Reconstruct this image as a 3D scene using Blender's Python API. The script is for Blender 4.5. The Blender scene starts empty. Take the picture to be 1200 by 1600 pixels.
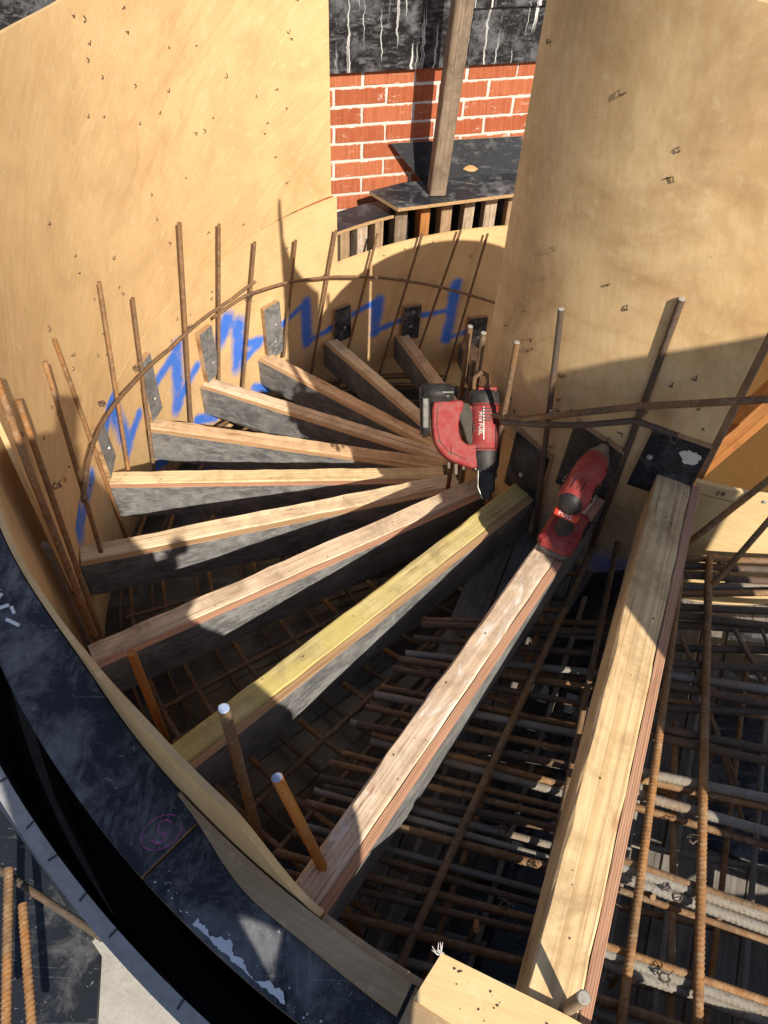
import bpy, bmesh, math, random
from math import sin, cos, pi, radians as R_, hypot, atan2, sqrt
from mathutils import Vector, Matrix, Quaternion
random.seed(7)
scene = bpy.context.scene
COL = scene.collection

# ------------------------------------------------------------------ camera, sky, sun, exposure
EYE = 1.4763                                  # metres above the top tread (z = 0)
cam_d = bpy.data.cameras.new('camera'); cam = bpy.data.objects.new('camera', cam_d); COL.objects.link(cam)
cam_d.sensor_fit = 'VERTICAL'; cam_d.sensor_height = 36; cam_d.lens = 28.375
cam_d.clip_start = 0.02; cam_d.clip_end = 200
cam.matrix_world = (Matrix.Translation((0, 0, EYE)) @ Matrix.Rotation(R_(90 - 50.296), 4, 'X')
                    @ Matrix.Rotation(R_(3.296), 4, 'Z'))
scene.camera = cam
SUN_AZ, SUN_EL = R_(-28.0), R_(40.0)          # horizontal heading of the light, height of the sun
LH = Vector((sin(SUN_AZ), cos(SUN_AZ), 0))    # where the light travels
LP = Vector((LH.y, -LH.x, 0))                 # to the right of it
LIGHT = Vector((LH.x * cos(SUN_EL), LH.y * cos(SUN_EL), -sin(SUN_EL)))
world = bpy.data.worlds.new('World'); scene.world = world; world.use_nodes = True
wn = world.node_tree.nodes; wl = world.node_tree.links
bg = wn['Background']; sky = wn.new('ShaderNodeTexSky'); sky.sky_type = 'NISHITA'; sky.sun_disc = False
sky.sun_elevation = SUN_EL; sky.sun_rotation = atan2(-LH.x, -LH.y)
wl.new(sky.outputs[0], bg.inputs[0]); bg.inputs[1].default_value = 0.08
sun_d = bpy.data.lights.new('sun', 'SUN'); sun_d.energy = 4.9; sun_d.angle = R_(0.5); sun_d.color = (1.0, 0.90, 0.74)
sun = bpy.data.objects.new('sun', sun_d); COL.objects.link(sun)
sun.rotation_euler = LIGHT.to_track_quat('-Z', 'Y').to_euler(); sun.location = (3, -5, 6)
scene.view_settings.view_transform = 'Standard'; scene.view_settings.look = 'None'
scene.view_settings.exposure = 0.45; scene.view_settings.gamma = 1.0
scene.render.engine = 'CYCLES'
scene.cycles.max_bounces = 6; scene.cycles.diffuse_bounces = 4

# ------------------------------------------------------------------ object helpers
def tag(o, label=None, cat=None, group=None, kind=None):
    if label: o['label'] = label
    if cat: o['category'] = cat
    if group: o['group'] = group
    if kind: o['kind'] = kind
    return o

def empty(name, loc=(0, 0, 0), rot=None, parent=None):
    o = bpy.data.objects.new(name, None); COL.objects.link(o); o.location = loc
    if rot is not None: o.rotation_euler = rot
    o.empty_display_size = 0.05
    if parent: o.parent = parent
    return o

def link(name, me, m=None, parent=None, loc=None, rot=None):
    o = bpy.data.objects.new(name, me); COL.objects.link(o)
    if m is not None and not me.materials: me.materials.append(m)
    if parent: o.parent = parent
    if loc is not None: o.location = loc
    if rot is not None: o.rotation_euler = rot
    return o

class MB:
    def __init__(s): s.v = []; s.f = []; s.sm = []
    def add(s, vs, fs, smooth=False):
        n = len(s.v); s.v += [tuple(p) for p in vs]; s.f += [tuple(i + n for i in f) for f in fs]; s.sm += [smooth] * len(fs)
        return s
    def box(s, c, d, M=None, ch=0.0, smooth=False):
        hx, hy, hz = d[0] / 2, d[1] / 2, d[2] / 2
        if ch <= 0:
            vs = [Vector((x * hx, y * hy, z * hz)) for x in (-1, 1) for y in (-1, 1) for z in (-1, 1)]
            fs = [(0, 1, 3, 2), (4, 6, 7, 5), (0, 4, 5, 1), (2, 3, 7, 6), (0, 2, 6, 4), (1, 5, 7, 3)]
        else:
            bm = bmesh.new(); bmesh.ops.create_cube(bm, size=1)
            for v in bm.verts: v.co = Vector((v.co.x * d[0], v.co.y * d[1], v.co.z * d[2]))
            bmesh.ops.bevel(bm, geom=bm.edges[:], offset=ch, segments=2 if smooth else 1, affect='EDGES')
            bm.verts.index_update(); vs = [v.co.copy() for v in bm.verts]; fs = [[v.index for v in f.verts] for f in bm.faces]; bm.free()
        if M is not None: vs = [M @ v for v in vs]
        c = Vector(c); return s.add([v + c for v in vs], fs, smooth)
    def ring_loft(s, rings, cap=True, smooth=True):
        n = len(rings[0]); vs = [p for r in rings for p in r]; fs = []
        for j in range(len(rings) - 1):
            for k in range(n):
                a = j * n + k; b = j * n + (k + 1) % n; fs.append((a, b, b + n, a + n))
        s.add(vs, fs, smooth)
        if cap:
            s.add(rings[0], [tuple(range(n))[::-1]]); s.add(rings[-1], [tuple(range(n))])
        return s
    def tube(s, pts, rad, sides=8, cap=True, smooth=True):
        pts = [Vector(p) for p in pts]; rings = []; up = None
        for i, p in enumerate(pts):
            t = (pts[min(i + 1, len(pts) - 1)] - pts[max(i - 1, 0)]).normalized()
            if up is None: up = t.orthogonal().normalized()
            up = (up - t * up.dot(t)).normalized(); w = t.cross(up)
            r = rad[i] if isinstance(rad, (list, tuple)) else rad
            rings.append([p + (up * cos(2 * pi * k / sides) + w * sin(2 * pi * k / sides)) * r for k in range(sides)])
        return s.ring_loft(rings, cap, smooth)
    def mesh(s, name):
        me = bpy.data.meshes.new(name); me.from_pydata(s.v, [], s.f); me.update()
        me.polygons.foreach_set('use_smooth', s.sm); return me
    def build(s, name, m=None, parent=None, loc=None, rot=None):
        return link(name, s.mesh(name), m, parent, loc, rot)

# ------------------------------------------------------------------ materials
class NT:
    def __init__(s, name, rough=0.7, spec=0.3):
        s.m = bpy.data.materials.new(name); s.m.use_nodes = True
        s.t = s.m.node_tree; s.n = s.t.nodes; s.b = s.n['Principled BSDF']
        s.b.inputs['Roughness'].default_value = rough; s.b.inputs['Specular IOR Level'].default_value = spec
    def new(s, k, **kw):
        x = s.n.new(k)
        for a, b in kw.items(): setattr(x, a, b)
        return x
    def lk(s, a, b): s.t.links.new(a, b)
    def coord(s, which='Object', scale=(1, 1, 1), rnd=0.0):
        tc = s.new('ShaderNodeTexCoord'); mp = s.new('ShaderNodeMapping'); mp.inputs['Scale'].default_value = scale
        s.lk(tc.outputs[which], mp.inputs[0])
        if rnd:
            oi = s.new('ShaderNodeObjectInfo'); mu = s.new('ShaderNodeMath', operation='MULTIPLY'); mu.inputs[1].default_value = rnd
            s.lk(oi.outputs['Random'], mu.inputs[0]); cb = s.new('ShaderNodeCombineXYZ')
            for i in range(3): s.lk(mu.outputs[0], cb.inputs[i])
            s.lk(cb.outputs[0], mp.inputs['Location'])
        return mp.outputs[0]
    def noise(s, vec, scale=5, detail=4, rough=0.55, dist=0.0):
        x = s.new('ShaderNodeTexNoise'); x.inputs['Scale'].default_value = scale; x.inputs['Detail'].default_value = detail
        x.inputs['Roughness'].default_value = rough; x.inputs['Distortion'].default_value = dist
        s.lk(vec, x.inputs['Vector']); return x.outputs['Fac']
    def ramp(s, fac, stops):
        x = s.new('ShaderNodeValToRGB'); e = x.color_ramp.elements
        while len(e) < len(stops): e.new(0.5)
        for el, (p, c) in zip(e, stops):
            el.position = p; el.color = (c, c, c, 1) if isinstance(c, (int, float)) else (*c, 1)
        s.lk(fac, x.inputs[0]); return x.outputs[0]
    def mix(s, fac, a, b, mode='MIX'):
        x = s.new('ShaderNodeMix', data_type='RGBA', blend_type=mode)
        for sock, v in ((x.inputs[0], fac), (x.inputs[6], a), (x.inputs[7], b)):
            if isinstance(v, (int, float)): sock.default_value = v
            elif isinstance(v, tuple): sock.default_value = (*v, 1)
            else: s.lk(v, sock)
        return x.outputs[2]
    def math(s, op, a, b=None, clamp=False):
        x = s.new('ShaderNodeMath', operation=op, use_clamp=clamp)
        for i, v in enumerate((a, b)):
            if v is None: continue
            if isinstance(v, (int, float)): x.inputs[i].default_value = v
            else: s.lk(v, x.inputs[i])
        return x.outputs[0]
    def bump(s, h, strength=0.3, dist=0.002):
        x = s.new('ShaderNodeBump'); x.inputs['Strength'].default_value = strength; x.inputs['Distance'].default_value = dist
        s.lk(h, x.inputs['Height']); s.lk(x.outputs[0], s.b.inputs['Normal'])
    def color(s, c):
        if isinstance(c, tuple): s.b.inputs['Base Color'].default_value = (*c, 1)
        else: s.lk(c, s.b.inputs['Base Color'])
    def rough(s, c): s.lk(c, s.b.inputs['Roughness'])

def mat_plywood(name, light, mid, dark, grain=(1.0, 4.0, 1.0), turn=0.0, paint=False, dirt=0.35):
    n = NT(name, 0.62, 0.28)
    tc = n.new('ShaderNodeTexCoord'); mp = n.new('ShaderNodeMapping'); mp.inputs['Rotation'].default_value = (0, 0, turn)
    n.lk(tc.outputs['UV'], mp.inputs[0]); uv = mp.outputs[0]
    g = n.new('ShaderNodeMapping'); g.inputs['Scale'].default_value = grain; n.lk(uv, g.inputs[0])
    base = n.noise(g.outputs[0], 1.15, 2.5, 0.45, 0.35)
    cont = n.math('FRACT', n.math('MULTIPLY', base, 11.0))             # the contour figure of peeled veneer
    lines = n.ramp(cont, [(0.0, 1.0), (0.12, 0.25), (0.5, 0.0), (0.90, 0.5), (1.0, 1.0)])
    fade = n.ramp(n.noise(uv, 1.9, 3), [(0.42, 0.02), (0.68, 0.50)])
    figure = n.math('MULTIPLY', lines, fade)
    g2 = n.new('ShaderNodeMapping'); g2.inputs['Scale'].default_value = (grain[0] * 2.2, grain[1] * 14, 1); n.lk(uv, g2.inputs[0])
    fibre = n.noise(g2.outputs[0], 3.2, 5, 0.7)
    col = n.mix(n.ramp(fibre, [(0.36, 0.0), (0.64, 1.0)]), mid, light)
    col = n.mix(figure, col, dark)
    blot = n.ramp(n.noise(uv, 3.9, 6, 0.68, 0.5), [(0.44, 0.0), (0.66, dirt)])
    col = n.mix(blot, col, tuple(0.72 * a + 0.02 for a in dark))
    big = n.ramp(n.noise(uv, 1.3, 4, 0.6, 0.4), [(0.48, 0.0), (0.70, dirt * 0.9)])
    col = n.mix(big, col, tuple(0.92 * a for a in dark))
    speck = n.ramp(n.noise(uv, 60, 4, 0.7), [(0.66, 0.0), (0.74, 0.55)])
    col = n.mix(speck, col, (0.16, 0.10, 0.06))
    pale = n.ramp(n.noise(uv, 24, 5, 0.7), [(0.56, 0.0), (0.72, 0.40)])
    col = n.mix(pale, col, (0.80, 0.66, 0.44))
    if paint:
        at = n.new('ShaderNodeAttribute'); at.attribute_name = 'spray'
        var = n.math('ADD', n.math('MULTIPLY', n.math('SUBTRACT', n.noise(uv, 95, 6, 0.8), 0.5), 0.75), n.math('MULTIPLY', n.math('SUBTRACT', n.noise(uv, 9, 5, 0.7), 0.5), 1.8))
        ed = n.math('ADD', at.outputs['Fac'], n.math('MULTIPLY', var, n.math('MULTIPLY', at.outputs['Fac'], 3.0, True)))
        col = n.mix(n.ramp(ed, [(0.16, 0.0), (0.95, 0.92)]), col, (0.008, 0.175, 0.80))
    n.color(col); n.bump(n.math('ADD', fibre, n.math('MULTIPLY', cont, 0.25)), 0.18, 0.0015)
    n.rough(n.ramp(fibre, [(0.3, 0.72), (0.7, 0.5)]))
    return n.m

def mat_timber(name, light, mid, dark, stain=None, chalk=0.0, along='X', lines=26.0):
    n = NT(name, 0.72, 0.2)
    sc = (1.6, lines * 2.4, lines * 2.4) if along == 'X' else (lines * 2.4, lines * 2.4, 1.6)
    v = n.coord('Object', sc, 37.0); o = n.coord('Object', (1, 1, 1), 11.0)
    fibre = n.noise(v, 1.0, 5, 0.65, 0.25)
    col = n.mix(n.ramp(fibre, [(0.36, 0.0), (0.62, 1.0)]), mid, light)
    sc5 = (0.5, 190, 190) if along == 'X' else (190, 190, 0.5)
    fine = n.ramp(n.noise(n.coord('Object', sc5, 41.0), 1.0, 4, 0.65), [(0.36, 0.55), (0.56, 0.0)])
    col = n.mix(fine, col, tuple(0.45 * a + 0.3 * b for a, b in zip(mid, dark)))
    sc2 = (0.9, 110, 110) if along == 'X' else (110, 110, 0.9)
    crack = n.ramp(n.noise(n.coord('Object', sc2, 23.0), 1.0, 3, 0.5, 0.6), [(0.33, 1.0), (0.40, 0.0)])
    gate = n.ramp(n.noise(o, 5.5, 3), [(0.42, 0.0), (0.58, 1.0)])
    col = n.mix(n.math('MULTIPLY', n.math('MULTIPLY', crack, gate), 0.8), col, dark)
    grime = n.ramp(n.noise(o, 9.0, 6, 0.72, 0.4), [(0.44, 0.0), (0.68, 0.7)])
    col = n.mix(grime, col, tuple(0.6 * (a + b) / 2 for a, b in zip(mid, dark)))
    sc3 = (7, 30, 30) if along == 'X' else (30, 30, 7)
    knot = n.ramp(n.noise(n.coord('Object', sc3, 51.0), 1.0, 2, 0.4), [(0.69, 0.0), (0.75, 0.75)])
    col = n.mix(knot, col, tuple(0.55 * a for a in mid[:1]) + tuple(0.42 * a for a in mid[1:]))
    if stain: col = n.mix(n.ramp(n.noise(o, 6.0, 4, 0.6), [(0.42, 0.60), (0.56, 0.0)]), col, stain)
    if chalk:
        sc4 = (9, 30, 30) if along == 'X' else (30, 30, 9)
        ck = n.ramp(n.noise(n.coord('Object', sc4, 19.0), 1.0, 5, 0.7, 0.8), [(0.52, 0.0), (0.66, chalk)])
        col = n.mix(ck, col, (0.74, 0.70, 0.66))
    n.color(col); n.bump(n.math('SUBTRACT', fibre, n.math('MULTIPLY', crack, 0.8)), 0.35, 0.002)
    return n.m

def mat_plyedge(name, light, dark, axis=1, pitch=0.0042):
    n = NT(name, 0.75, 0.15)
    o = n.coord('Object', (1, 1, 1)); sp = n.new('ShaderNodeSeparateXYZ'); n.lk(o, sp.inputs[0])
    wob = n.math('MULTIPLY', n.noise(n.coord('Object', (3, 8, 8), 9.0), 1.5, 2), 0.004)
    w = n.math('FRACT', n.math('DIVIDE', n.math('ADD', sp.outputs[axis], wob), pitch))
    st = n.ramp(w, [(0.0, 1.0), (0.18, 0.9), (0.30, 0.1), (0.62, 0.0), (1.0, 0.55)])
    fibre = n.noise(n.coord('Object', (3, 160, 160), 9.0), 1.0, 4, 0.6)
    col = n.mix(n.math('MULTIPLY', st, 0.8), light, dark)
    col = n.mix(n.ramp(fibre, [(0.4, 0.0), (0.7, 0.6)]), col, tuple(0.8 * a for a in dark))
    n.color(col); n.bump(st, -0.3, 0.001); return n.m

def mat_formply(name, scuff=0.5, dust=(0.30, 0.31, 0.33), base=(0.016, 0.019, 0.026), coords='Object', drips=False, gloss=0.38, streak=(1.2, 7, 7), nscale=6.0):
    n = NT(name, gloss, 0.45)
    o = n.coord(coords, (1, 1, 1), 13.0 if coords == 'Object' else 0)
    a = n.noise(o, nscale, 9, 0.74, 0.25); b = n.noise(n.coord(coords, streak, 7.0 if coords == 'Object' else 0), 5.0, 9, 0.78, 0.15)
    s1 = n.ramp(a, [(0.56 - 0.12 * scuff, 0.0), (0.64 - 0.06 * scuff, 0.55), (0.78 - 0.10 * scuff, 0.95)])
    s2 = n.ramp(b, [(0.60 - 0.14 * scuff, 0.0), (0.72 - 0.12 * scuff, 0.8)])
    f = n.math('MULTIPLY', n.math('MAXIMUM', s1, n.math('MULTIPLY', s2, 0.9)), min(1.0, 0.35 + scuff), True)
    col = n.mix(f, base, dust)
    sp = n.ramp(n.noise(o, 85, 5, 0.75), [(0.64, 0.0), (0.70, 0.75)])
    col = n.mix(sp, col, (0.55, 0.55, 0.54))
    scr = n.ramp(n.noise(n.coord(coords, (5, 140, 140), 3.0 if coords == 'Object' else 0), 1.0, 3, 0.5, 2.5), [(0.70, 0.0), (0.74, 0.5)])
    col = n.mix(scr, col, (0.36, 0.37, 0.40))
    rg = n.math('ADD', gloss, n.math('MULTIPLY', f, 0.4))
    if drips:
        uv = n.coord('UV'); sep = n.new('ShaderNodeSeparateXYZ'); n.lk(uv, sep.inputs[0])
        wig = n.math('MULTIPLY', n.math('SUBTRACT', n.noise(n.coord('UV', (2, 9, 1)), 2.0, 3), 0.5), 0.035)
        x = n.math('ADD', sep.outputs[0], wig); cb = n.new('ShaderNodeCombineXYZ'); n.lk(x, cb.inputs[0])
        n.lk(n.math('MULTIPLY', sep.outputs[1], 0.035), cb.inputs[1])
        ln = n.ramp(n.noise(cb.outputs[0], 30, 2, 0.6), [(0.585, 0.0), (0.615, 1.0), (0.65, 1.0), (0.69, 0.3)])
        len_ = n.ramp(n.noise(n.coord('UV', (14, 2.6, 1)), 1.0, 3), [(0.38, 0.0), (0.52, 0.95)])
        d = n.math('MULTIPLY', ln, len_)
        col = n.mix(n.math('MULTIPLY', d, 0.85), col, (0.72, 0.72, 0.72))
    n.color(col); n.rough(rg); n.bump(n.math('ADD', a, n.math('MULTIPLY', b, 0.6)), 0.12, 0.002)
    return n.m

def mat_rebar(name, base, rust, dust, amt=0.5, dusty=0.3):
    n = NT(name, 0.78, 0.25); n.b.inputs['Metallic'].default_value = 0.05
    o = n.coord('Object', (1, 1, 1), 29.0)
    a = n.noise(o, 9, 5, 0.65); b = n.noise(o, 60, 4, 0.7)
    col = n.mix(n.ramp(a, [(0.5 - 0.3 * amt, 0.0), (0.72 - 0.2 * amt, 1.0)]), base, rust)
    col = n.mix(n.ramp(b, [(0.58 - 0.2 * dusty, 0.0), (0.75, dusty)]), col, dust)
    col = n.mix(n.ramp(n.noise(o, 140, 2), [(0.60, 0.0), (0.7, 0.6)]), col, tuple(0.35 * x for x in rust))
    n.color(col); n.bump(b, 0.35, 0.001); return n.m

def mat_concrete(name, a, b, scale=6.0):
    n = NT(name, 0.85, 0.2); o = n.coord('Object')
    x = n.noise(o, scale, 7, 0.7); y = n.noise(o, scale * 9, 4, 0.6)
    col = n.mix(n.ramp(x, [(0.35, 0.0), (0.66, 1.0)]), a, b)
    col = n.mix(n.ramp(y, [(0.62, 0.0), (0.72, 0.7)]), col, tuple(0.35 * v for v in a))
    n.color(col); n.bump(n.math('ADD', x, y), 0.3, 0.004); return n.m

def mat_brick():
    n = NT('brick_clay', 0.85, 0.15); oi = n.new('ShaderNodeObjectInfo')
    o = n.coord('Object', (1, 1, 1), 17.0)
    col = n.mix(n.ramp(oi.outputs['Random'], [(0, 0.0), (1, 1.0)]), (0.40, 0.115, 0.055), (0.52, 0.180, 0.090))
    comb = n.noise(n.coord('Object', (150, 150, 4), 3.0), 1.0, 3, 0.6)
    col = n.mix(n.ramp(comb, [(0.40, 0.45), (0.62, 0.0)]), col, (0.26, 0.055, 0.022))
    col = n.mix(n.ramp(n.noise(o, 30, 4, 0.65), [(0.55, 0.0), (0.75, 0.4)]), col, (0.58, 0.24, 0.12))
    sm = n.ramp(n.noise(n.coord('Object', (7, 7, 16), 5.0), 1.6, 6, 0.78, 0.5), [(0.60, 0.0), (0.70, 0.75)])
    col = n.mix(sm, col, (0.72, 0.66, 0.60))
    tc = n.new('ShaderNodeTexCoord'); sp = n.new('ShaderNodeSeparateXYZ'); n.lk(tc.outputs['Object'], sp.inputs[0])
    ex = n.ramp(n.math('MULTIPLY', n.math('ABSOLUTE', sp.outputs[0]), 4.0), [(0.455, 0.0), (0.52, 1.0)])
    ez = n.ramp(n.math('MULTIPLY', n.math('ABSOLUTE', sp.outputs[2]), 10.0), [(0.27, 0.0), (0.40, 1.0)])
    rag = n.noise(n.coord('Object', (22, 40, 34), 3.0), 1.0, 6, 0.75)
    smear = n.ramp(n.math('ADD', n.math('MULTIPLY', n.math('MAXIMUM', ex, ez), 0.36), rag), [(0.84, 0.0), (0.93, 0.8)])
    col = n.mix(smear, col, (0.64, 0.58, 0.53))
    n.color(col); n.bump(n.math('ADD', comb, smear), 0.5, 0.002); return n.m

def mat_plain(name, c, rough=0.5, spec=0.4, metal=0.0, wear=None, wamt=0.5, scale=25):
    n = NT(name, rough, spec); n.b.inputs['Metallic'].default_value = metal
    o = n.coord('Object', (1, 1, 1), 5.0); x = n.noise(o, scale, 5, 0.7)
    w = wear if wear else tuple(0.6 * a for a in c)
    n.color(n.mix(n.ramp(x, [(0.5 - 0.1 * wamt, 0.0), (0.72, wamt)]), c, w))
    n.bump(x, 0.12, 0.001); return n.m

M = {}
M['ply_wall'] = mat_plywood('plywood_golden', (0.74, 0.520, 0.275), (0.67, 0.445, 0.215), (0.50, 0.29, 0.12), (0.9, 2.4, 1), R_(28))
M['ply_low'] = mat_plywood('plywood_golden_painted', (0.74, 0.530, 0.285), (0.67, 0.455, 0.225), (0.52, 0.32, 0.14), (0.9, 3.0, 1), R_(12), paint=True)
M['ply_drum'] = mat_plywood('plywood_drum', (0.78, 0.575, 0.325), (0.70, 0.485, 0.250), (0.50, 0.29, 0.12), (2.2, 1.2, 1), R_(80), paint=True, dirt=0.6)
M['ply_pale'] = mat_plywood('plywood_pale', (0.74, 0.57, 0.31), (0.68, 0.49, 0.25), (0.52, 0.33, 0.14), (0.9, 3.2, 1), 0.3, dirt=0.25)
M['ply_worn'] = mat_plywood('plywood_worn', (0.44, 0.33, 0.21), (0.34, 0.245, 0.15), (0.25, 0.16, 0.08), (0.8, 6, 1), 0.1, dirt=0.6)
M['film'] = mat_formply('film_black', 0.45)
M['film_riser'] = mat_formply('film_riser', 1.0, (0.32, 0.32, 0.325), (0.11, 0.113, 0.12), gloss=0.5, streak=(3.0, 11, 11), nscale=11.0)
M['film_dark'] = mat_formply('film_dark', 0.25, (0.20, 0.20, 0.21))
M['film_ring'] = mat_formply('film_ring', 0.62, (0.20, 0.205, 0.225), (0.014, 0.017, 0.027), gloss=0.42, streak=(4, 1.2, 4))
M['film_drip'] = mat_formply('film_drips', 0.62, (0.20, 0.205, 0.225), (0.012, 0.013, 0.016), drips=True)
M['edge'] = mat_plyedge('plywood_edge', (0.52, 0.34, 0.19), (0.22, 0.12, 0.06))
M['edge_pink'] = mat_plyedge('plywood_edge_pink', (0.56, 0.33, 0.22), (0.27, 0.12, 0.07), 1, 0.0048)
M['edge_z'] = mat_plyedge('plywood_edge_z', (0.56, 0.38, 0.20), (0.30, 0.18, 0.09), 2)
T = {}
T['A'] = mat_timber('timber_fresh', (0.80, 0.61, 0.36), (0.69, 0.48, 0.25), (0.22, 0.11, 0.05), lines=18)
T['B'] = mat_timber('timber_whitened', (0.74, 0.59, 0.45), (0.61, 0.44, 0.31), (0.15, 0.08, 0.05), chalk=0.75)
T['C'] = mat_timber('timber_yellowed', (0.64, 0.54, 0.27), (0.50, 0.39, 0.19), (0.16, 0.12, 0.05), stain=(0.54, 0.45, 0.14), lines=16)
T['D'] = mat_timber('timber_pinkish', (0.76, 0.615, 0.46), (0.64, 0.475, 0.335), (0.20, 0.11, 0.07))
T['E'] = mat_timber('timber_pale', (0.78, 0.64, 0.45), (0.68, 0.52, 0.34), (0.25, 0.15, 0.08))
T['F'] = mat_timber('timber_bright', (0.78, 0.63, 0.40), (0.69, 0.51, 0.29), (0.35, 0.22, 0.11))
T['G'] = mat_timber('timber_tan', (0.70, 0.51, 0.33), (0.58, 0.38, 0.23), (0.26, 0.14, 0.07))
T['old'] = mat_timber('timber_grey', (0.33, 0.255, 0.19), (0.235, 0.175, 0.125), (0.09, 0.06, 0.04), along='Z')
T['stud'] = mat_timber('timber_stud', (0.50, 0.36, 0.23), (0.38, 0.25, 0.15), (0.14, 0.09, 0.05), along='Z')
T['stud_pale'] = mat_timber('timber_stud_pale', (0.56, 0.45, 0.35), (0.46, 0.35, 0.25), (0.18, 0.11, 0.07), along='Z', chalk=0.4)
T['stud_orange'] = mat_timber('timber_orange', (0.50, 0.235, 0.085), (0.41, 0.17, 0.055), (0.2, 0.07, 0.02), along='Z')
T['deck'] = mat_timber('timber_deck', (0.27, 0.25, 0.225), (0.20, 0.18, 0.165), (0.07, 0.06, 0.05))
RB = {}
RB['brown'] = mat_rebar('rebar_brown', (0.135, 0.090, 0.058), (0.225, 0.120, 0.055), (0.36, 0.28, 0.20), 0.45, 0.55)
RB['orange'] = mat_rebar('rebar_orange', (0.17, 0.105, 0.060), (0.33, 0.155, 0.055), (0.42, 0.32, 0.21), 0.5, 0.6)
RB['bright'] = mat_rebar('rebar_bright', (0.30, 0.14, 0.05), (0.47, 0.19, 0.045), (0.46, 0.32, 0.2), 0.7, 0.35)
RB['grey'] = mat_rebar('rebar_grey', (0.23, 0.215, 0.195), (0.22, 0.16, 0.11), (0.33, 0.315, 0.29), 0.15, 0.5)
RB['dark'] = mat_rebar('rebar_dark', (0.085, 0.068, 0.055), (0.145, 0.085, 0.052), (0.22, 0.19, 0.165), 0.3, 0.35)
M['wire'] = mat_plain('tie_wire', (0.13, 0.10, 0.08), 0.6, 0.4, 0.5)
M['screw'] = mat_plain('galvanised_screw', (0.62, 0.62, 0.62), 0.35, 0.5, 0.7)
M['staple'] = mat_plain('staple_steel', (0.10, 0.075, 0.055), 0.5, 0.4, 0.4)
M['mortar'] = mat_concrete('mortar_white', (0.58, 0.54, 0.50), (0.70, 0.66, 0.62), 20)
M['brick'] = mat_brick()
M['concrete'] = mat_concrete('concrete_floor', (0.34, 0.33, 0.31), (0.46, 0.45, 0.43), 9)
M['ground'] = mat_concrete('ground_dirt', (0.16, 0.13, 0.10), (0.22, 0.18, 0.14), 2)
M['red'] = mat_plain('tool_red', (0.27, 0.030, 0.030), 0.6, 0.25, 0, (0.30, 0.105, 0.095), 0.8, 34)
M['black'] = mat_plain('tool_black', (0.022, 0.021, 0.021), 0.55, 0.35, 0, (0.07, 0.06, 0.055), 0.7, 30)
M['grip'] = mat_plain('tool_grip', (0.050, 0.046, 0.038), 0.7, 0.25, 0, (0.095, 0.08, 0.06), 0.7, 35)
M['orange'] = mat_plain('tool_label_red', (0.60, 0.06, 0.03), 0.4, 0.4)
M['steel'] = mat_plain('tool_steel', (0.36, 0.35, 0.33), 0.35, 0.5, 0.8, (0.16, 0.14, 0.12), 0.6, 40)
M['dusty'] = mat_plain('cut_end', (0.36, 0.34, 0.32), 0.7, 0.3, 0, (0.2, 0.16, 0.13), 0.6, 120)
M['white'] = mat_plain('print_white', (0.74, 0.72, 0.69), 0.6, 0.3, 0, (0.5, 0.47, 0.44), 0.6, 60)
M['batt'] = mat_plain('battery_grey', (0.20, 0.19, 0.18), 0.5, 0.35, 0, (0.07, 0.065, 0.06), 0.8, 40)
M['foam'] = mat_plain('white_flake', (0.70, 0.73, 0.80), 0.7, 0.2, 0, (0.5, 0.52, 0.6), 0.5, 50)
M['purple'] = mat_plain('crayon_pink', (0.40, 0.11, 0.32), 0.8, 0.1, 0, (0.24, 0.08, 0.2), 0.5, 90)
M['pencil'] = mat_plain('pencil_grey', (0.05, 0.05, 0.055), 0.6, 0.3)
M['leaf'] = mat_plain('dry_leaf', (0.55, 0.30, 0.14), 0.7, 0.2)
M['tick'] = mat_plain('edge_paint_grey', (0.34, 0.34, 0.36), 0.7, 0.2, 0, (0.22, 0.20, 0.19), 0.7, 30)
M['capblue'] = mat_plain('bar_end_paint', (0.34, 0.42, 0.62), 0.5, 0.3)
M['cloth'] = mat_plain('work_cloth', (0.10, 0.11, 0.16), 0.85, 0.1)
M['skin'] = mat_plain('skin', (0.50, 0.30, 0.22), 0.6, 0.3)

# ------------------------------------------------------------------ the stair's frame: centre, radii, helix
CX, CY, RO, RI = 1.0348, 2.1460, 2.0699, 0.8073
RISE, TH0, DTH = 0.16, 250.37, -13.0122
def pol(th, r, z=0.0):
    a = R_(th); return Vector((CX + r * cos(a), CY + r * sin(a), z))
def helix(th): return -RISE * (th - TH0) / DTH
def sst(a, b, x):
    t = max(0.0, min(1.0, (x - a) / (b - a))); return t * t * (3 - 2 * t)
def r_wall(th): return RO + 0.04 * sst(182, 203, th)

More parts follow.
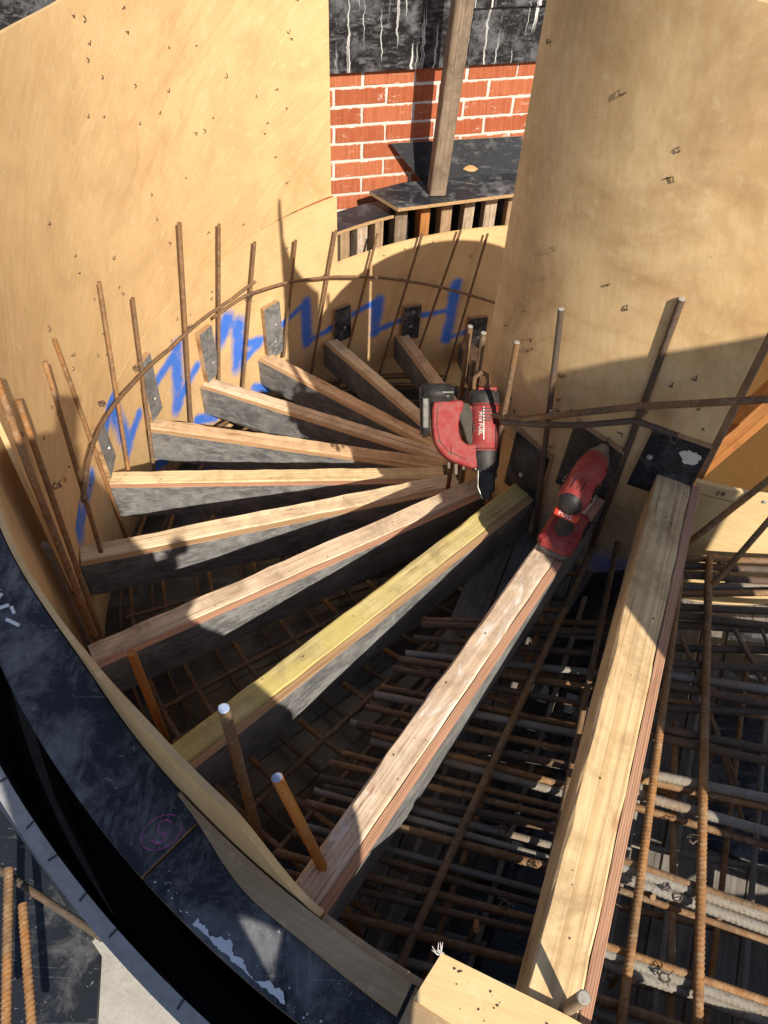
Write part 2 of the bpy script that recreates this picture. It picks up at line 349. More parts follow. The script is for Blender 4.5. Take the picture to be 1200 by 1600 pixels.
def curved_sheet(name, rf, ta, tb, z0f, z1f, thick, m, parent=None, nt=80, nz=2, spray=None, u0=0.0):
    """a bent board: inner face at rf(th), 'thick' outwards (negative: inwards); UV in metres"""
    if not callable(rf): r_ = rf; rf = lambda t: r_
    if not callable(z0f): a_ = z0f; z0f = lambda t: a_
    if not callable(z1f): b_ = z1f; z1f = lambda t: b_
    vs = []; uv = []
    for side in (0, 1):
        for i in range(nt + 1):
            th = ta + (tb - ta) * i / nt; r = rf(th) + side * thick
            for j in range(nz + 1):
                z = z0f(th) + (z1f(th) - z0f(th)) * j / nz
                vs.append(pol(th, r, z)); uv.append((u0 + R_(th) * abs(rf(th)), z))
    W = nz + 1; N = (nt + 1) * W; fs = []
    for i in range(nt):
        for j in range(nz):
            a = i * W + j; q = (a, a + 1, a + W + 1, a + W)
            fs.append(q); fs.append(tuple(k + N for k in q[::-1]))
        a = i * W; fs.append((a, a + W, a + W + N, a + N)); b = a + nz; fs.append((b + W, b, b + N, b + W + N))
    for j in range(nz):
        fs.append((j, j + N, j + 1 + N, j + 1)); e = nt * W + j; fs.append((e, e + 1, e + 1 + N, e + N))
    flip = (thick > 0) != (tb > ta)
    if flip: fs = [f[::-1] for f in fs]
    me = bpy.data.meshes.new(name); me.from_pydata(vs, [], fs); me.update()
    ul = me.uv_layers.new(name='UVMap')
    for lp in me.loops: ul.data[lp.index].uv = uv[lp.vertex_index]
    if spray:
        at = me.attributes.new('spray', 'FLOAT', 'POINT')
        vals = []
        for k, p in enumerate(vs):
            th = math.degrees(atan2(p.y - CY, p.x - CX)) % 360; vals.append(spray(th, p.z) if k < N or True else 0)
        at.data.foreach_set('value', vals)
    sm = [len(f) == 4 and (abs(vs[f[0]].z - vs[f[2]].z) > 1e-4) for f in fs]
    me.polygons.foreach_set('use_smooth', [False] * len(fs))
    o = link(name, me, m, parent)
    return o

def slab(name, pts, z, t, m, parent=None, uvs=1.0, edge=None):
    """flat board from a plan outline, top at z (number or per point)"""
    n = len(pts); zz = z if isinstance(z, (list, tuple)) else [z] * n
    area = sum(pts[i][0] * pts[(i + 1) % n][1] - pts[(i + 1) % n][0] * pts[i][1] for i in range(n))
    if area < 0: pts = pts[::-1]; zz = zz[::-1]
    vs = [(p[0], p[1], zz[i]) for i, p in enumerate(pts)] + [(p[0], p[1], zz[i] - t) for i, p in enumerate(pts)]
    fs = [tuple(range(n)), tuple(range(n, 2 * n))[::-1]] + [(i + n, (i + 1) % n + n, (i + 1) % n, i) for i in range(n)]
    me = bpy.data.meshes.new(name); me.from_pydata(vs, [], fs); me.update()
    ul = me.uv_layers.new(name='UVMap')
    for lp in me.loops: v = vs[lp.vertex_index]; ul.data[lp.index].uv = (v[0] + 0.3 * v[2], v[1] + v[2])
    me.materials.append(m)
    if edge is not None:
        me.materials.append(edge)
        for p in me.polygons:
            if abs(p.normal.z) < 0.5: p.material_index = 1
    o = bpy.data.objects.new(name, me); COL.objects.link(o)
    if parent: o.parent = parent
    return o

STAPLE = None
def staples(parent, spots, rfun, inner=True):
    """bent staples and nail heads standing out of a sheet"""
    global STAPLE
    if STAPLE is None:
        STAPLE = []
        for k in range(4):
            b = MB(); w = 0.003 + 0.0016 * k
            b.tube([(-w, 0, 0), (-w, 0.003, 0.001), (-w * .4, 0.0045, 0.003 - .002 * k), (w * .5, 0.004, -.0025 * k), (w, 0.003, 0.002), (w, 0, 0.003)], 0.0014, 5)
            STAPLE.append(b.mesh('staple')); STAPLE[-1].materials.append(M['staple'])
    for th, z in spots:
        r = rfun(th); p = pol(th, r, z); a = R_(th)
        o = bpy.data.objects.new('staple', random.choice(STAPLE)); COL.objects.link(o); o.parent = parent
        o.location = p
        out = Vector((-cos(a), -sin(a), 0)) if inner else Vector((cos(a), sin(a), 0))
        q = Vector((0, 1, 0)).rotation_difference(out)
        o.rotation_euler = (q @ Quaternion((0, 1, 0), random.uniform(0, pi))).to_euler()

# ------------------------------------------------------------------ ground and floors
g = MB(); g.add([(-60, -60, -3.2), (60, -60, -3.2), (60, 60, -3.2), (-60, 60, -3.2)], [(0, 1, 2, 3)])
tag(g.build('ground', M['ground']), kind='structure')
# outside floor on the near left, beyond the outer shutter
fl = slab('floor', [(-4, -2.5), (0.05, -2.5), (0.10, -0.4), (-0.04, 0.12), (-0.22, 0.16), (-0.50, 0.36), (-0.80, 0.72), (-1.1, 1.2), (-1.4, 1.9), (-4, 2.2)], -0.62, 0.2, M['concrete'])
tag(fl, kind='structure')

# ------------------------------------------------------------------ brick wall behind
PHI = R_(15.3); WD = Vector((cos(PHI), sin(PHI), 0)); WN = Vector((sin(PHI), -cos(PHI), 0))   # along the wall, towards the stair
def wp(s, z, out=0.0): return Vector((0, 4.3, z)) + WD * s + WN * out
WROT = Matrix.Rotation(PHI, 4, 'Z')
bw = empty('brick_wall', wp(0, -3.2)); tag(bw, 'red brick wall with thick white mortar joints behind the curved plywood', 'wall')
def wbox(b, s0, s1, z0, z1, o0, o1, ch=0.0):
    c = wp((s0 + s1) / 2, (z0 + z1) / 2, (o0 + o1) / 2); b.box(c, (s1 - s0, abs(o1 - o0), z1 - z0), WROT.to_3x3(), ch)
def wpart(name, b, m, parent):
    o = b.build(name, m); o.parent = parent; o.matrix_parent_inverse = Matrix.Translation(-parent.location); return o
mb = MB(); wbox(mb, -2.6, 3.6, -3.2, 2.4, -0.25, -0.0035); wpart('mortar_bed', mb, M['mortar'], bw)
BL, BP, JT = 0.2735, 0.0945, 0.0130
BRICKS = []
for k in range(3):
    b = MB(); b.box((0, 0, 0), (BL - JT, 0.09, BP - JT), None, 0.003)
    v = []
    for p in b.v: v.append((p[0] + random.uniform(-.0026, .0026), p[1] + random.uniform(-.0012, .0012), p[2] + random.uniform(-.0024, .0024)))
    b.v = v; me = b.mesh('brick'); me.materials.append(M['brick']); BRICKS.append(me)
for row in range(9):
    zc = -0.2435 - row * BP
    ph = -0.236 if row % 2 == 0 else -0.112
    ph += random.uniform(-.006, .006)
    for k in range(-2, 4):
        s = ph + BL / 2 + (k - 0) * BL
        if s < -0.62 or s > 0.95: continue
        o = bpy.data.objects.new('brick', random.choice(BRICKS)); COL.objects.link(o); o.parent = bw
        o.matrix_parent_inverse = Matrix.Translation(-bw.location)
        o.location = wp(s + random.uniform(-.002, .002), zc + random.uniform(-.002, .002), -0.045 + random.uniform(-.001, .0015))
        o.rotation_euler = (0, random.uniform(-.004, .004), PHI)
far_b = MB()
for row in range(-2, 26):
    for k in range(-10, 14):
        s = (-0.236 if row % 2 == 0 else -0.112) + BL / 2 + k * BL; zc = -0.2435 - row * BP
        if 0 <= row < 9 and -0.62 <= s <= 0.95: continue
        if row < 0 or row > 8 or s < -0.62 or s > 0.95:
            far_b.box(wp(s, zc, -0.045), (BL - JT, 0.09, BP - JT), WROT.to_3x3())
o = wpart('brickwork', far_b, M['brick'], bw); o['kind'] = 'stuff'
# black film-faced boards over the brickwork
def film_board(s0, s1, z0, z1, out, label, name='plywood_sheet'):
    b = MB(); wbox(b, s0, s1, z0, z1, 0.012, out); me = b.mesh(name)
    ul = me.uv_layers.new(name='UVMap')
    for lp in me.loops:
        v = Vector(me.vertices[lp.vertex_index].co) - Vector((0, 4.3, 0)); ul.data[lp.index].uv = (v.dot(WD), v.z)
    o = link(name, me, M['film_drip']); tag(o, label, 'formwork board'); return o
film_board(-0.93, 0.288, -0.206, 1.5, 0.032, 'black film-faced board with white drips, left of the timber post above the bricks')
film_board(0.292, 1.9, -0.2035, 0.056, 0.030, 'black film-faced board streaked white, right of the timber post above the bricks')
film_board(0.292, 1.9, 0.060, 1.5, 0.048, 'darker upper black board at the top edge right of the post')
film_board(-2.4, -0.936, -0.30, 1.5, 0.040, 'dark board seen past the plywood rim in the top left corner')

# board leaning on the brickwork with a dead leaf on it, ledge boards and the stud frame under them
lean_pts = [(-0.09, -0.578, 0.016), (0.655, -0.590, 0.016), (0.665, -0.782, 0.075), (0.09, -0.782, 0.075)]
lv = [wp(*p) for p in lean_pts]; nrm = (lv[1] - lv[0]).cross(lv[3] - lv[0]).normalized()
if nrm.dot(WN) < 0: nrm = -nrm
b = MB(); vv = lv + [p + nrm * 0.017 for p in lv]
b.add(vv, [(0, 1, 2, 3), (7, 6, 5, 4), (0, 4, 5, 1), (1, 5, 6, 2), (2, 6, 7, 3), (3, 7, 4, 0)])
bm_ = b.mesh('plywood_offcut'); bm_.materials.append(M['film_dark']); bm_.materials.append(M['edge_z'])
for p in bm_.polygons:
    if p.index >= 2: p.material_index = 1
o = bpy.data.objects.new('plywood_offcut', bm_); COL.objects.link(o)
tag(o, 'black film-faced offcut with slanting left end leaning on the brick wall', 'offcut')
lf = MB(); c = wp(0.345, -0.735, 0.0)
ring = [(-.045, .0), (-.03, .014), (-.008, .02), (.02, .012), (.042, -.004), (.02, -.016), (-.01, -.014), (-.03, -.006)]
base = wp(0.36, -0.728, 0.0); tt = (0.728 - 0.585) / (0.782 - 0.585)
bpt = wp(0.36, -0.728, 0.016 + tt * 0.059) + nrm * 0.021
vup = (lv[0] - lv[3]); vup = (vup - WD * vup.dot(WD)).normalized()
lf.add([bpt + WD * x + vup * y + nrm * (0.004 + 0.12 * abs(y)) for x, y in ring] + [bpt + nrm * 0.002], [(i, (i + 1) % 8, 8) for i in range(8)])
lo = lf.build('leaf', M['leaf']); tag(lo, 'small curled brown dead leaf on the leaning black offcut', 'leaf')
led = slab('ledge_board', [(-0.178, 4.089), (-0.018, 3.930), (0.66, 4.168), (0.80, 4.42), (0.62, 4.372), (0.0, 4.20)], -0.762, 0.019, M['film'], edge=M['edge_z'])
tag(led, 'dusty black ledge board with a pale plywood edge under the timber post', 'ledge board')
pts = [pol(t, RO + 0.075, 0)[:2] for t in range(136, 118, -2)] + [pol(118, RO + 0.22, 0)[:2]] + [pol(t, RO + 0.24, 0)[:2] for t in range(122, 138, 3)]
lo2 = slab('ledge_board', [tuple(p) for p in pts], -0.842, 0.019, M['film_dark'], edge=M['edge_z'])
tag(lo2, 'lower curved black ledge board beside the bricks, left of the post', 'ledge board')
post = empty('timber_post', (0.182, 4.118, -0.762)); tag(post, 'weathered upright timber post standing on the black ledge in front of the bricks', 'post')
b = MB(); b.box((0, 0, 0.75), (0.088, 0.085, 1.5), None, 0.006); pm = b.build('post_timber', T['old'], post)
post.rotation_euler = (R_(4), R_(1.5), R_(12))
frame = empty('stud_frame', pol(118, RO + 0.08, -2.3)); tag(frame, 'row of rough timber studs under the black ledges above the far curved plywood', 'stud frame')
studs = [(133.2, 131.4, 'stud_pale'), (130.2, 129.0, 'old'), (128.7, 127.1, 'stud'), (125.9, 124.2, 'stud_pale'), (123.0, 121.6, 'stud'), (119.6, 117.6, 'old'),
         (115.4, 113.9, 'stud_orange'), (112.0, 110.3, 'stud'), (108.6, 107.0, 'stud_pale'), (105.2, 103.4, 'stud_pale'), (101.6, 99.8, 'stud'), (98.0, 96.2, 'stud')]
for ta, tb, mm in studs:
    tm = (ta + tb) / 2; w = R_(abs(ta - tb)) * (RO + .08); zt = -0.863 if tm > 121.5 else -0.783
    b = MB(); b.box((0, 0, 0), (0.075, w, 1.5), None, 0.003)
    o = b.build('stud', T[mm]); o.parent = frame; o.matrix_parent_inverse = Matrix.Translation(-frame.location)
    o.location = pol(tm, RO + 0.085 + 0.04 + random.uniform(-.006, .004), zt - 0.75); o.rotation_euler = (R_(random.uniform(-.6, .6)), 0, R_(tm))
b = MB()
for t0 in range(136, 92, -2):
    p = pol(t0 - 1, RO + 0.24, -1.5); b.box(p, (0.02, 0.085, 1.2), Matrix.Rotation(R_(t0 - 1), 3, 'Z'))
o = b.build('back_lining', M['film_dark']); o.parent = frame; o.matrix_parent_inverse = Matrix.Translation(-frame.location)

# ------------------------------------------------------------------ blue sprayed zigzag on the wall
STROKES = [[(195.2, -0.647), (188.2, -0.644)], [(196.1, -0.352), (192.2, -0.46), (195.0, -0.631)],
 [(182.4, -0.652), (179.2, -0.604), (178.1, -0.873), (173.8, -0.849)],
 [(168.6, -0.841), (163.0, -0.816), (165.0, -1.064), (159.6, -1.006)],
 [(153.7, -0.989), (152.3, -0.929), (150.3, -0.996), (151.0, -1.217), (146.2, -1.185)],
 [(169.9, -1.25), (173.7, -1.168)], [(161.7, -1.278), (157.4, -1.394)], [(148.4, -1.436), (145.7, -1.515)], [(149.0, -1.137), (146.0, -1.179)],
 [(141.9, -1.173), (137.0, -1.119), (136.9, -1.378), (133.1, -1.371), (129.0, -1.346), (123.3, -1.305), (123.6, -1.517), (118.9, -1.497), (109.1, -1.503)],
 [(109.3, -1.312), (109.9, -1.719), (106.1, -1.681)], [(184.5, -0.93), (181.0, -1.02)]]
SEG = []
for st in STROKES:
    q = [(R_(t) * RO, z) for t, z in st]
    for a, c in zip(q[:-1], q[1:]):
        steep = abs(a[1] - c[1]) > abs(a[0] - c[0]); SEG.append((a, c, (0.056 if steep else 0.030) * (1.0 if a[0] > R_(144) * RO else 0.72)))
def spray_wall(th, z):
    x = R_(th) * RO; best = 0.0
    for (ax, az), (cx, cz), w in SEG:
        if x < min(ax, cx) - .13 or x > max(ax, cx) + .13 or z < min(az, cz) - .13 or z > max(az, cz) + .13: continue
        dx, dz = cx - ax, cz - az; t = max(0, min(1, ((x - ax) * dx + (z - az) * dz) / (dx * dx + dz * dz)))
        d = hypot(x - ax - t * dx, z - az - t * dz)
        best = max(best, 1.0 if d < w * .45 else max(0.0, 1 - (d - w * .45) / (w * 1.0)))
    return best
def spray_drum(th, z):
    d = hypot(R_(th - 243) * RI * 0.7, z + 0.42); return max(0.0, 1 - d / 0.09) * 0.9

# ------------------------------------------------------------------ curved outer shutter
tall = curved_sheet('plywood_sheet', lambda t: r_wall(t) + 0.001 + 0.010 * (1 - sst(131, 150, t)), 131.6, 202.5, -0.585, lambda t: 0.605 + 0.05 * sst(168, 184, t), 0.013, M['ply_wall'], nt=110)
tag(tall, 'tall curved golden plywood sheet filling the upper left, dotted with staples', 'plywood sheet')
sp = []
for k in range(64): sp.append((random.uniform(134, 201), random.uniform(-0.52, 0.56)))
staples(tall, sp, lambda t: r_wall(t) + 0.001 + 0.010 * (1 - sst(131, 150, t)))
low = curved_sheet('plywood_sheet', r_wall, 130.9, 202.0, lambda t: -1.80, lambda t: -0.5868 - 0.010 * (1 - sst(131, 150, t)), 0.013, M['ply_low'], nt=420, nz=120, spray=spray_wall)
tag(low, 'lower curved plywood sheet sprayed with a bright blue zigzag behind the rods on the left', 'plywood sheet')
staples(low, [(random.uniform(134, 200), random.uniform(-1.0, -0.64)) for k in range(14)], r_wall)
farp = curved_sheet('plywood_sheet', RO + 0.003, 60, 130.85, -2.6, -0.972, 0.013, M['ply_low'], nt=360, nz=130, spray=spray_wall)
tag(farp, 'far curved plywood sheet with dark blue paint, in shadow below the stud row', 'plywood sheet')
staples(farp, [(random.uniform(100, 130), random.uniform(-1.25, -1.0)) for k in range(8)], lambda t: RO + .003)
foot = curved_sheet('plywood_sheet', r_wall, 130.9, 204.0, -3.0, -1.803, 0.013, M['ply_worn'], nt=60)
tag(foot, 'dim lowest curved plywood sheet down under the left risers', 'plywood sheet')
# the near side: low, with a humped top edge
def r_near(t): return RO + 0.035 + 0.062 * (1 - sst(204, 222, t))
def z_near(t):
    if t < 214: return -0.004
    h = 0.185 * sst(216, 229, t) * (1 - sst(233.2, 238.4, t))
    return -0.004 + h
near = curved_sheet('plywood_sheet', r_near, 196, 238.6, -1.25, z_near, 0.013, M['ply_wall'], nt=150)
tag(near, 'near curved plywood sheet with a humped top edge beside the black rim boards', 'plywood sheet')
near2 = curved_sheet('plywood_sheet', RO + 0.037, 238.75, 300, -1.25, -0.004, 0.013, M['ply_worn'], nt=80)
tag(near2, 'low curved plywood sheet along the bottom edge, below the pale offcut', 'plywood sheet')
def arc_slab(name, ra, rb, ta, tb, z, t, m, edge=None, n=40):
    fa = ra if callable(ra) else (lambda q: ra); fb = rb if callable(rb) else (lambda q: rb)
    a = [tuple(pol(ta + (tb - ta) * i / n, fa(ta + (tb - ta) * i / n))[:2]) for i in range(n + 1)]
    c = [tuple(pol(ta + (tb - ta) * i / n, fb(ta + (tb - ta) * i / n))[:2]) for i in range(n + 1)]
    vs = []; fs = []
    for (p, q) in zip(a, c): vs += [(*p, z), (*q, z), (*q, z - t), (*p, z - t)]
    for i in range(n):
        k = 4 * i
        for j in range(4): fs.append((k + j, k + (j + 1) % 4, k + 4 + (j + 1) % 4, k + 4 + j))
    fs.append((0, 3, 2, 1)); e = 4 * n; fs.append((e, e + 1, e + 2, e + 3))
    me = bpy.data.meshes.new(name); me.from_pydata(vs, [], fs)
    bm = bmesh.new(); bm.from_mesh(me); bmesh.ops.recalc_face_normals(bm, faces=bm.faces); bm.to_mesh(me); bm.free(); me.update()
    ul = me.uv_layers.new(name='UVMap')
    for lp in me.loops:
        v = me.vertices[lp.vertex_index].co; rr = hypot(v.x - CX, v.y - CY); th = atan2(v.y - CY, v.x - CX) % (2 * pi)
        ul.data[lp.index].uv = (th * 2.1, rr + v.z)
    me.materials.append(m)
    if edge:
        me.materials.append(edge)
        for p in me.polygons:
            if abs(p.normal.z) < .5: p.material_index = 1
    o = bpy.data.objects.new(name, me); COL.objects.link(o); return o
rimw = lambda t: 2.259 + 0.02 * (1 - sst(205, 218, t)) 
rin = lambda t: r_near(t) + 0.016
rim1 = arc_slab('rim_board', rin, rimw, 198, 231.2, -0.006, 0.018, M['film_ring'], M['edge_z'], 60)
tag(rim1, 'curved black film-faced rim board at the left edge with white scraps near its top', 'rim board')
rim2 = arc_slab('rim_board', rin, lambda t: rimw(t) - 0.004 * sst(238, 246, t), 231.35, 275, -0.007, 0.018, M['film_ring'], M['edge_z'], 70)
tag(rim2, 'curved black rim board marked with a pink circled figure and white flakes along its edge', 'rim board')
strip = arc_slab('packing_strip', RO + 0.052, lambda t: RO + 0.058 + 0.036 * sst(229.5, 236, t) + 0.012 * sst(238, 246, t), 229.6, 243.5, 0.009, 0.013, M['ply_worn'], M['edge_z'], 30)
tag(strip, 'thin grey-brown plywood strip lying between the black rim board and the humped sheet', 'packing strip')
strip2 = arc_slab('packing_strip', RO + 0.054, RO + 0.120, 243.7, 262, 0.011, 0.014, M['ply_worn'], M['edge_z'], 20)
tag(strip2, 'broken plywood strip on the rim at the bottom, left of the pale offcut', 'packing strip')
skirt = curved_sheet('shutter_skirt', lambda t: rimw(t) - 0.03, 196, 275, -1.3, -0.026, 0.012, M['film_dark'], nt=70)
tag(skirt, 'dark skirt board hanging below the outer edge of the black rim', 'skirt board')
outer = empty('outer_shutter', pol(225, 2.36, -1.2)); tag(outer, 'grey-topped outer shutter with dark tick marks across the dark gap from the rim', 'shutter')
o = curved_sheet('shutter_face', 2.338, 196, 275, -1.2, 0.0, 0.024, M['film_dark'], nt=90); o.parent = outer; o.matrix_parent_inverse = Matrix.Translation(-outer.location)
o = arc_slab('shutter_top', 2.336, 2.363, 196, 275, 0.007, 0.0065, M['tick'], None, 90); o.parent = outer; o.matrix_parent_inverse = Matrix.Translation(-outer.location)
TK = MB(); TK.box((0, 0, 0), (0.016, 0.003, 0.003)); tkm = TK.mesh('tick_mark'); tkm.materials.append(M['pencil'])
for k, t in enumerate([216.4, 219.0, 221.3, 223.6, 225.9, 228.1, 230.2, 232.3, 236.0, 238.8, 241.6]):
    o = bpy.data.objects.new('tick_mark', tkm); COL.objects.link(o); o.parent = outer; o.matrix_parent_inverse = Matrix.Translation(-outer.location)
    o.location = pol(t + random.uniform(-.2, .2), 2.344, 0.0075); o.rotation_euler = (0, 0, R_(t + random.uniform(-14, 14)))
# cavity floor between rim and outer shutter
cav = arc_slab('cavity_floor', 2.225, 2.337, 196, 275, -1.1, 0.05, M['film_dark'], None, 60); tag(cav, kind='structure')
# pink figure in a circle on the rim board
def flat_stroke(b, pts, w, z, ):
    n = len(pts); L = []; Rr = []
    for i, p in enumerate(pts):
        t = (Vector(pts[min(i + 1, n - 1)]) - Vector(pts[max(i - 1, 0)])).normalized(); nn = Vector((-t.y, t.x))
        ww = w * (0.8 + 0.35 * sin(i * 1.7)); L.append((p[0] + nn.x * ww, p[1] + nn.y * ww, z)); Rr.append((p[0] - nn.x * ww, p[1] - nn.y * ww, z))
    b.add(L + Rr, [(i, i + 1, n + i + 1, n + i) for i in range(n - 1)])
b = MB(); cc = Vector((-0.362, 0.462)); ax = Vector((0.80, 0.60)); ay = Vector((-0.60, 0.80))
def fp(u, v): q = cc + ax * u + ay * v; return (q.x, q.y)
flat_stroke(b, [fp(0.037 * cos(a), 0.028 * sin(a)) for a in [0.5 + i * 0.26 for i in range(23)]], 0.0011, -0.0048)
flat_stroke(b, [fp(-0.021, -0.003), fp(-0.014, -0.015), fp(-0.001, -0.016), fp(0.002, -0.004)], 0.0015, -0.0048)
flat_stroke(b, [fp(0.007, -0.006), fp(-0.004, -0.001), fp(-0.003, 0.010), fp(0.006, 0.017), fp(0.017, 0.015), fp(0.022, 0.006)], 0.0015, -0.0048)
b.build('crayon_mark', M['purple'], rim2)
b = MB(); rnd = random.Random(3)
def vnoise(x, sd):
    i_ = math.floor(x); f_ = x - i_; f_ = f_ * f_ * (3 - 2 * f_)
    g_ = lambda q: random.Random(q * 7919 + sd).random()
    return g_(i_) * (1 - f_) + g_(i_ + 1) * f_
prev = None
for k in range(520):
    t = 231.6 + k * 0.03; e = rimw(t) - 0.005
    wv = 0.62 * vnoise(t * 0.8, 1) + 0.34 * vnoise(t * 2.3, 2) + 0.16 * vnoise(t * 6, 3) + 0.10 * vnoise(t * 17, 4)
    wv = (wv - (0.34 if 234.3 < t < 239.4 else 0.70)) * 0.032
    cur = (pol(t, e - 0.001 - 0.004 * vnoise(t * 5, 9), -0.0044), pol(t, e - 0.001 - max(0.0015, wv), -0.0044 + 0.0006 * rnd.random())) if wv > 0 else None
    if cur and prev: b.add([prev[0], prev[1], cur[1], cur[0]], [(3, 2, 1, 0)])
    prev = cur
for k in range(36):
    t = rnd.uniform(230.4, 245); p = pol(t, rimw(t) - 0.008 - abs(rnd.gauss(0, .016)), -0.0046); s_ = rnd.uniform(.0006, .0024)
    b.add([(p.x + s_ * rnd.uniform(.5, 1.6) * cos(a), p.y + s_ * rnd.uniform(.4, 1.2) * sin(a), p.z) for a in (0, 1.2, 2.5, 3.8, 5.0)], [(0, 1, 2, 3, 4)])
o = b.build('paint_flake', M['foam'], rim2); o['kind'] = 'stuff'
for (x, y, w, a, lb) in [(-0.80, 0.905, .03, .5, 'longer pale foam scrap at the left edge of the black rim'), (-0.775, 0.90, .02, 2.2, 'short pale foam scrap in the middle of the cluster on the rim'), (-0.765, 0.87, .035, 2.75, 'lowest and longest pale foam scrap on the black rim'), (-0.815, 0.93, .02, 1.2, 'topmost pale foam scrap on the rim, half out of the picture')]:
    b = MB(); b.box((0, 0, 0), (w, 0.007, 0.005), None, .001); o = b.build('foam_scrap', M['foam']); o.location = (x, y, -0.0035); o.rotation_euler = (0, 0, a)
    tag(o, lb, 'scrap', 'foam scraps on the rim board')

# ------------------------------------------------------------------ inner drum of plywood
drum_front = curved_sheet('plywood_sheet', RI, 199.3, 250.8, -0.195, 1.022, -0.013, M['ply_drum'], nt=90, nz=24, spray=spray_drum)
tag(drum_front, 'tall convex plywood sheet of the inner drum at upper right, stained and stapled', 'plywood sheet')
staples(drum_front, [(random.uniform(202, 249), random.uniform(-0.15, 0.95)) for k in range(16)] + [(244, .30), (246.5, .22), (241, .26), (248.5, .17), (238, .33), (243, .10), (247, .08), (236, .06), (222, .13), (226, .43), (230, .40), (210, .22), (213, .12)], lambda t: RI, False)
drum_low = curved_sheet('plywood_sheet', RI - 0.001, 199.3, 252.6, -1.6, -0.20, -0.013, M['ply_drum'], nt=80, nz=40, spray=spray_drum)
tag(drum_low, 'lower plywood sheet of the inner drum in shade behind the cleats', 'plywood sheet')
drum_right = curved_sheet('plywood_sheet', RI - 0.014, 251.4, 330, -0.9, -0.012, -0.013, M['ply_pale'], nt=60)
tag(drum_right, 'cream plywood side of the drum in the sun, right of the foremost riser', 'plywood sheet')
CX, CY = 1.105, 2.176
drum_b1 = curved_sheet('plywood_sheet', 0.755, 333, 502.7, -2.6, 0.095, -0.013, M['ply_pale'], nt=120)
tag(drum_b1, 'back plywood sheet of the inner drum, glimpsed cream inside it at the right edge', 'plywood sheet')
drum_b2 = curved_sheet('plywood_sheet', 0.755, 503.95, 561.0, -2.6, 0.095, -0.013, M['ply_drum'], nt=90)
CX, CY = 1.0348, 2.1460
tag(drum_b2, 'back left plywood sheet of the inner drum behind the small rods', 'plywood sheet')
# pencilled number on the cream side
def text_mesh(txt, size, name, m, parent, mat4, extrude=0.0006):
    cu = bpy.data.curves.new(name, 'FONT'); cu.body = txt; cu.size = size; cu.extrude = extrude; cu.align_x = 'CENTER'; cu.align_y = 'CENTER'; cu.resolution_u = 2
    t = bpy.data.objects.new('tmp', cu); COL.objects.link(t)
    me = bpy.data.meshes.new_from_object(t.evaluated_get(bpy.context.evaluated_depsgraph_get()))
    bpy.data.objects.remove(t); me.name = name; me.materials.clear(); me.materials.append(m)
    o = bpy.data.objects.new(name, me); COL.objects.link(o); o.matrix_world = mat4
    if parent: o.parent = parent; o.matrix_parent_inverse = parent.matrix_world.inverted()
    return o
def _x(): pass
def drum_face(th, z, r, out=0.001):
    a = R_(th); n_ = Vector((cos(a), sin(a), 0)); x_ = Vector((-sin(a), cos(a), 0)); y_ = Vector((0, 0, 1))
    m4 = Matrix((x_, y_, n_)).transposed().to_4x4(); m4.translation = pol(th, r + out, z); return m4
text_mesh('19', 0.024, 'pencil_number', M['pencil'], drum_right, drum_face(256.2, -0.032, RI - .014))
b = MB(); b.tube([pol(253 + i, RI - .0135, -0.048 - 0.004 * i / 10) for i in range(9)], 0.0007, 4); b.build('pencil_line', M['pencil'], drum_right)
SC = MB(); SC.tube([(0, 0, 0), (0, 0, 0.0035)], [0.0085, 0.0075], 10); SC.tube([(0, 0, 0.003), (0, 0, 0.0048)], [0.0045, 0.003], 8)
SCREW = SC.mesh('screw'); SCREW.materials.append(M['screw'])
def screw(parent, m4, s=1.0):
    o = bpy.data.objects.new('screw', SCREW); COL.objects.link(o); o.matrix_world = m4 @ Matrix.Scale(s, 4)
    o.parent = parent; o.matrix_parent_inverse = parent.matrix_world.inverted()
for th, z in ((259.5, -0.058), (255.2, -0.24), (256.8, -0.30), (264, -0.03)): screw(drum_right, drum_face(th, z, RI - .014), 0.7)
# studs and brace inside the drum
br = empty('drum_bracing', pol(262, 0.66, -1.0)); tag(br, 'dark stud and bright orange timber brace inside the drum at the right edge', 'bracing')
def beam(name, p, q, w, d, m, parent, tw=0.0):
    p = Vector(p); q = Vector(q); L = (q - p).length
    b = MB(); b.box((0, 0, L / 2), (w, d, L), None, 0.002); o = b.build(name, m)
    o.matrix_world = Matrix.Translation(p) @ ((q - p).to_track_quat('Z', 'Y') @ Quaternion((0, 0, 1), tw)).to_matrix().to_4x4()
    if parent: o.parent = parent; o.matrix_parent_inverse = parent.matrix_world.inverted()
    return o
bpy.context.view_layer.update()
beam('stud', pol(252.4, 0.735, -1.0), pol(252.4, 0.735, 0.98), 0.018, 0.018, T['old'], br, R_(75))
beam('brace', (0.795, 1.60, -0.35), (1.09, 1.575, 0.42), 0.045, 0.085, T['stud_orange'], br, R_(20))
beam('stud', pol(300, 0.70, -1.0), pol(300, 0.70, -0.05), 0.045, 0.09, T['stud'], br, R_(30))
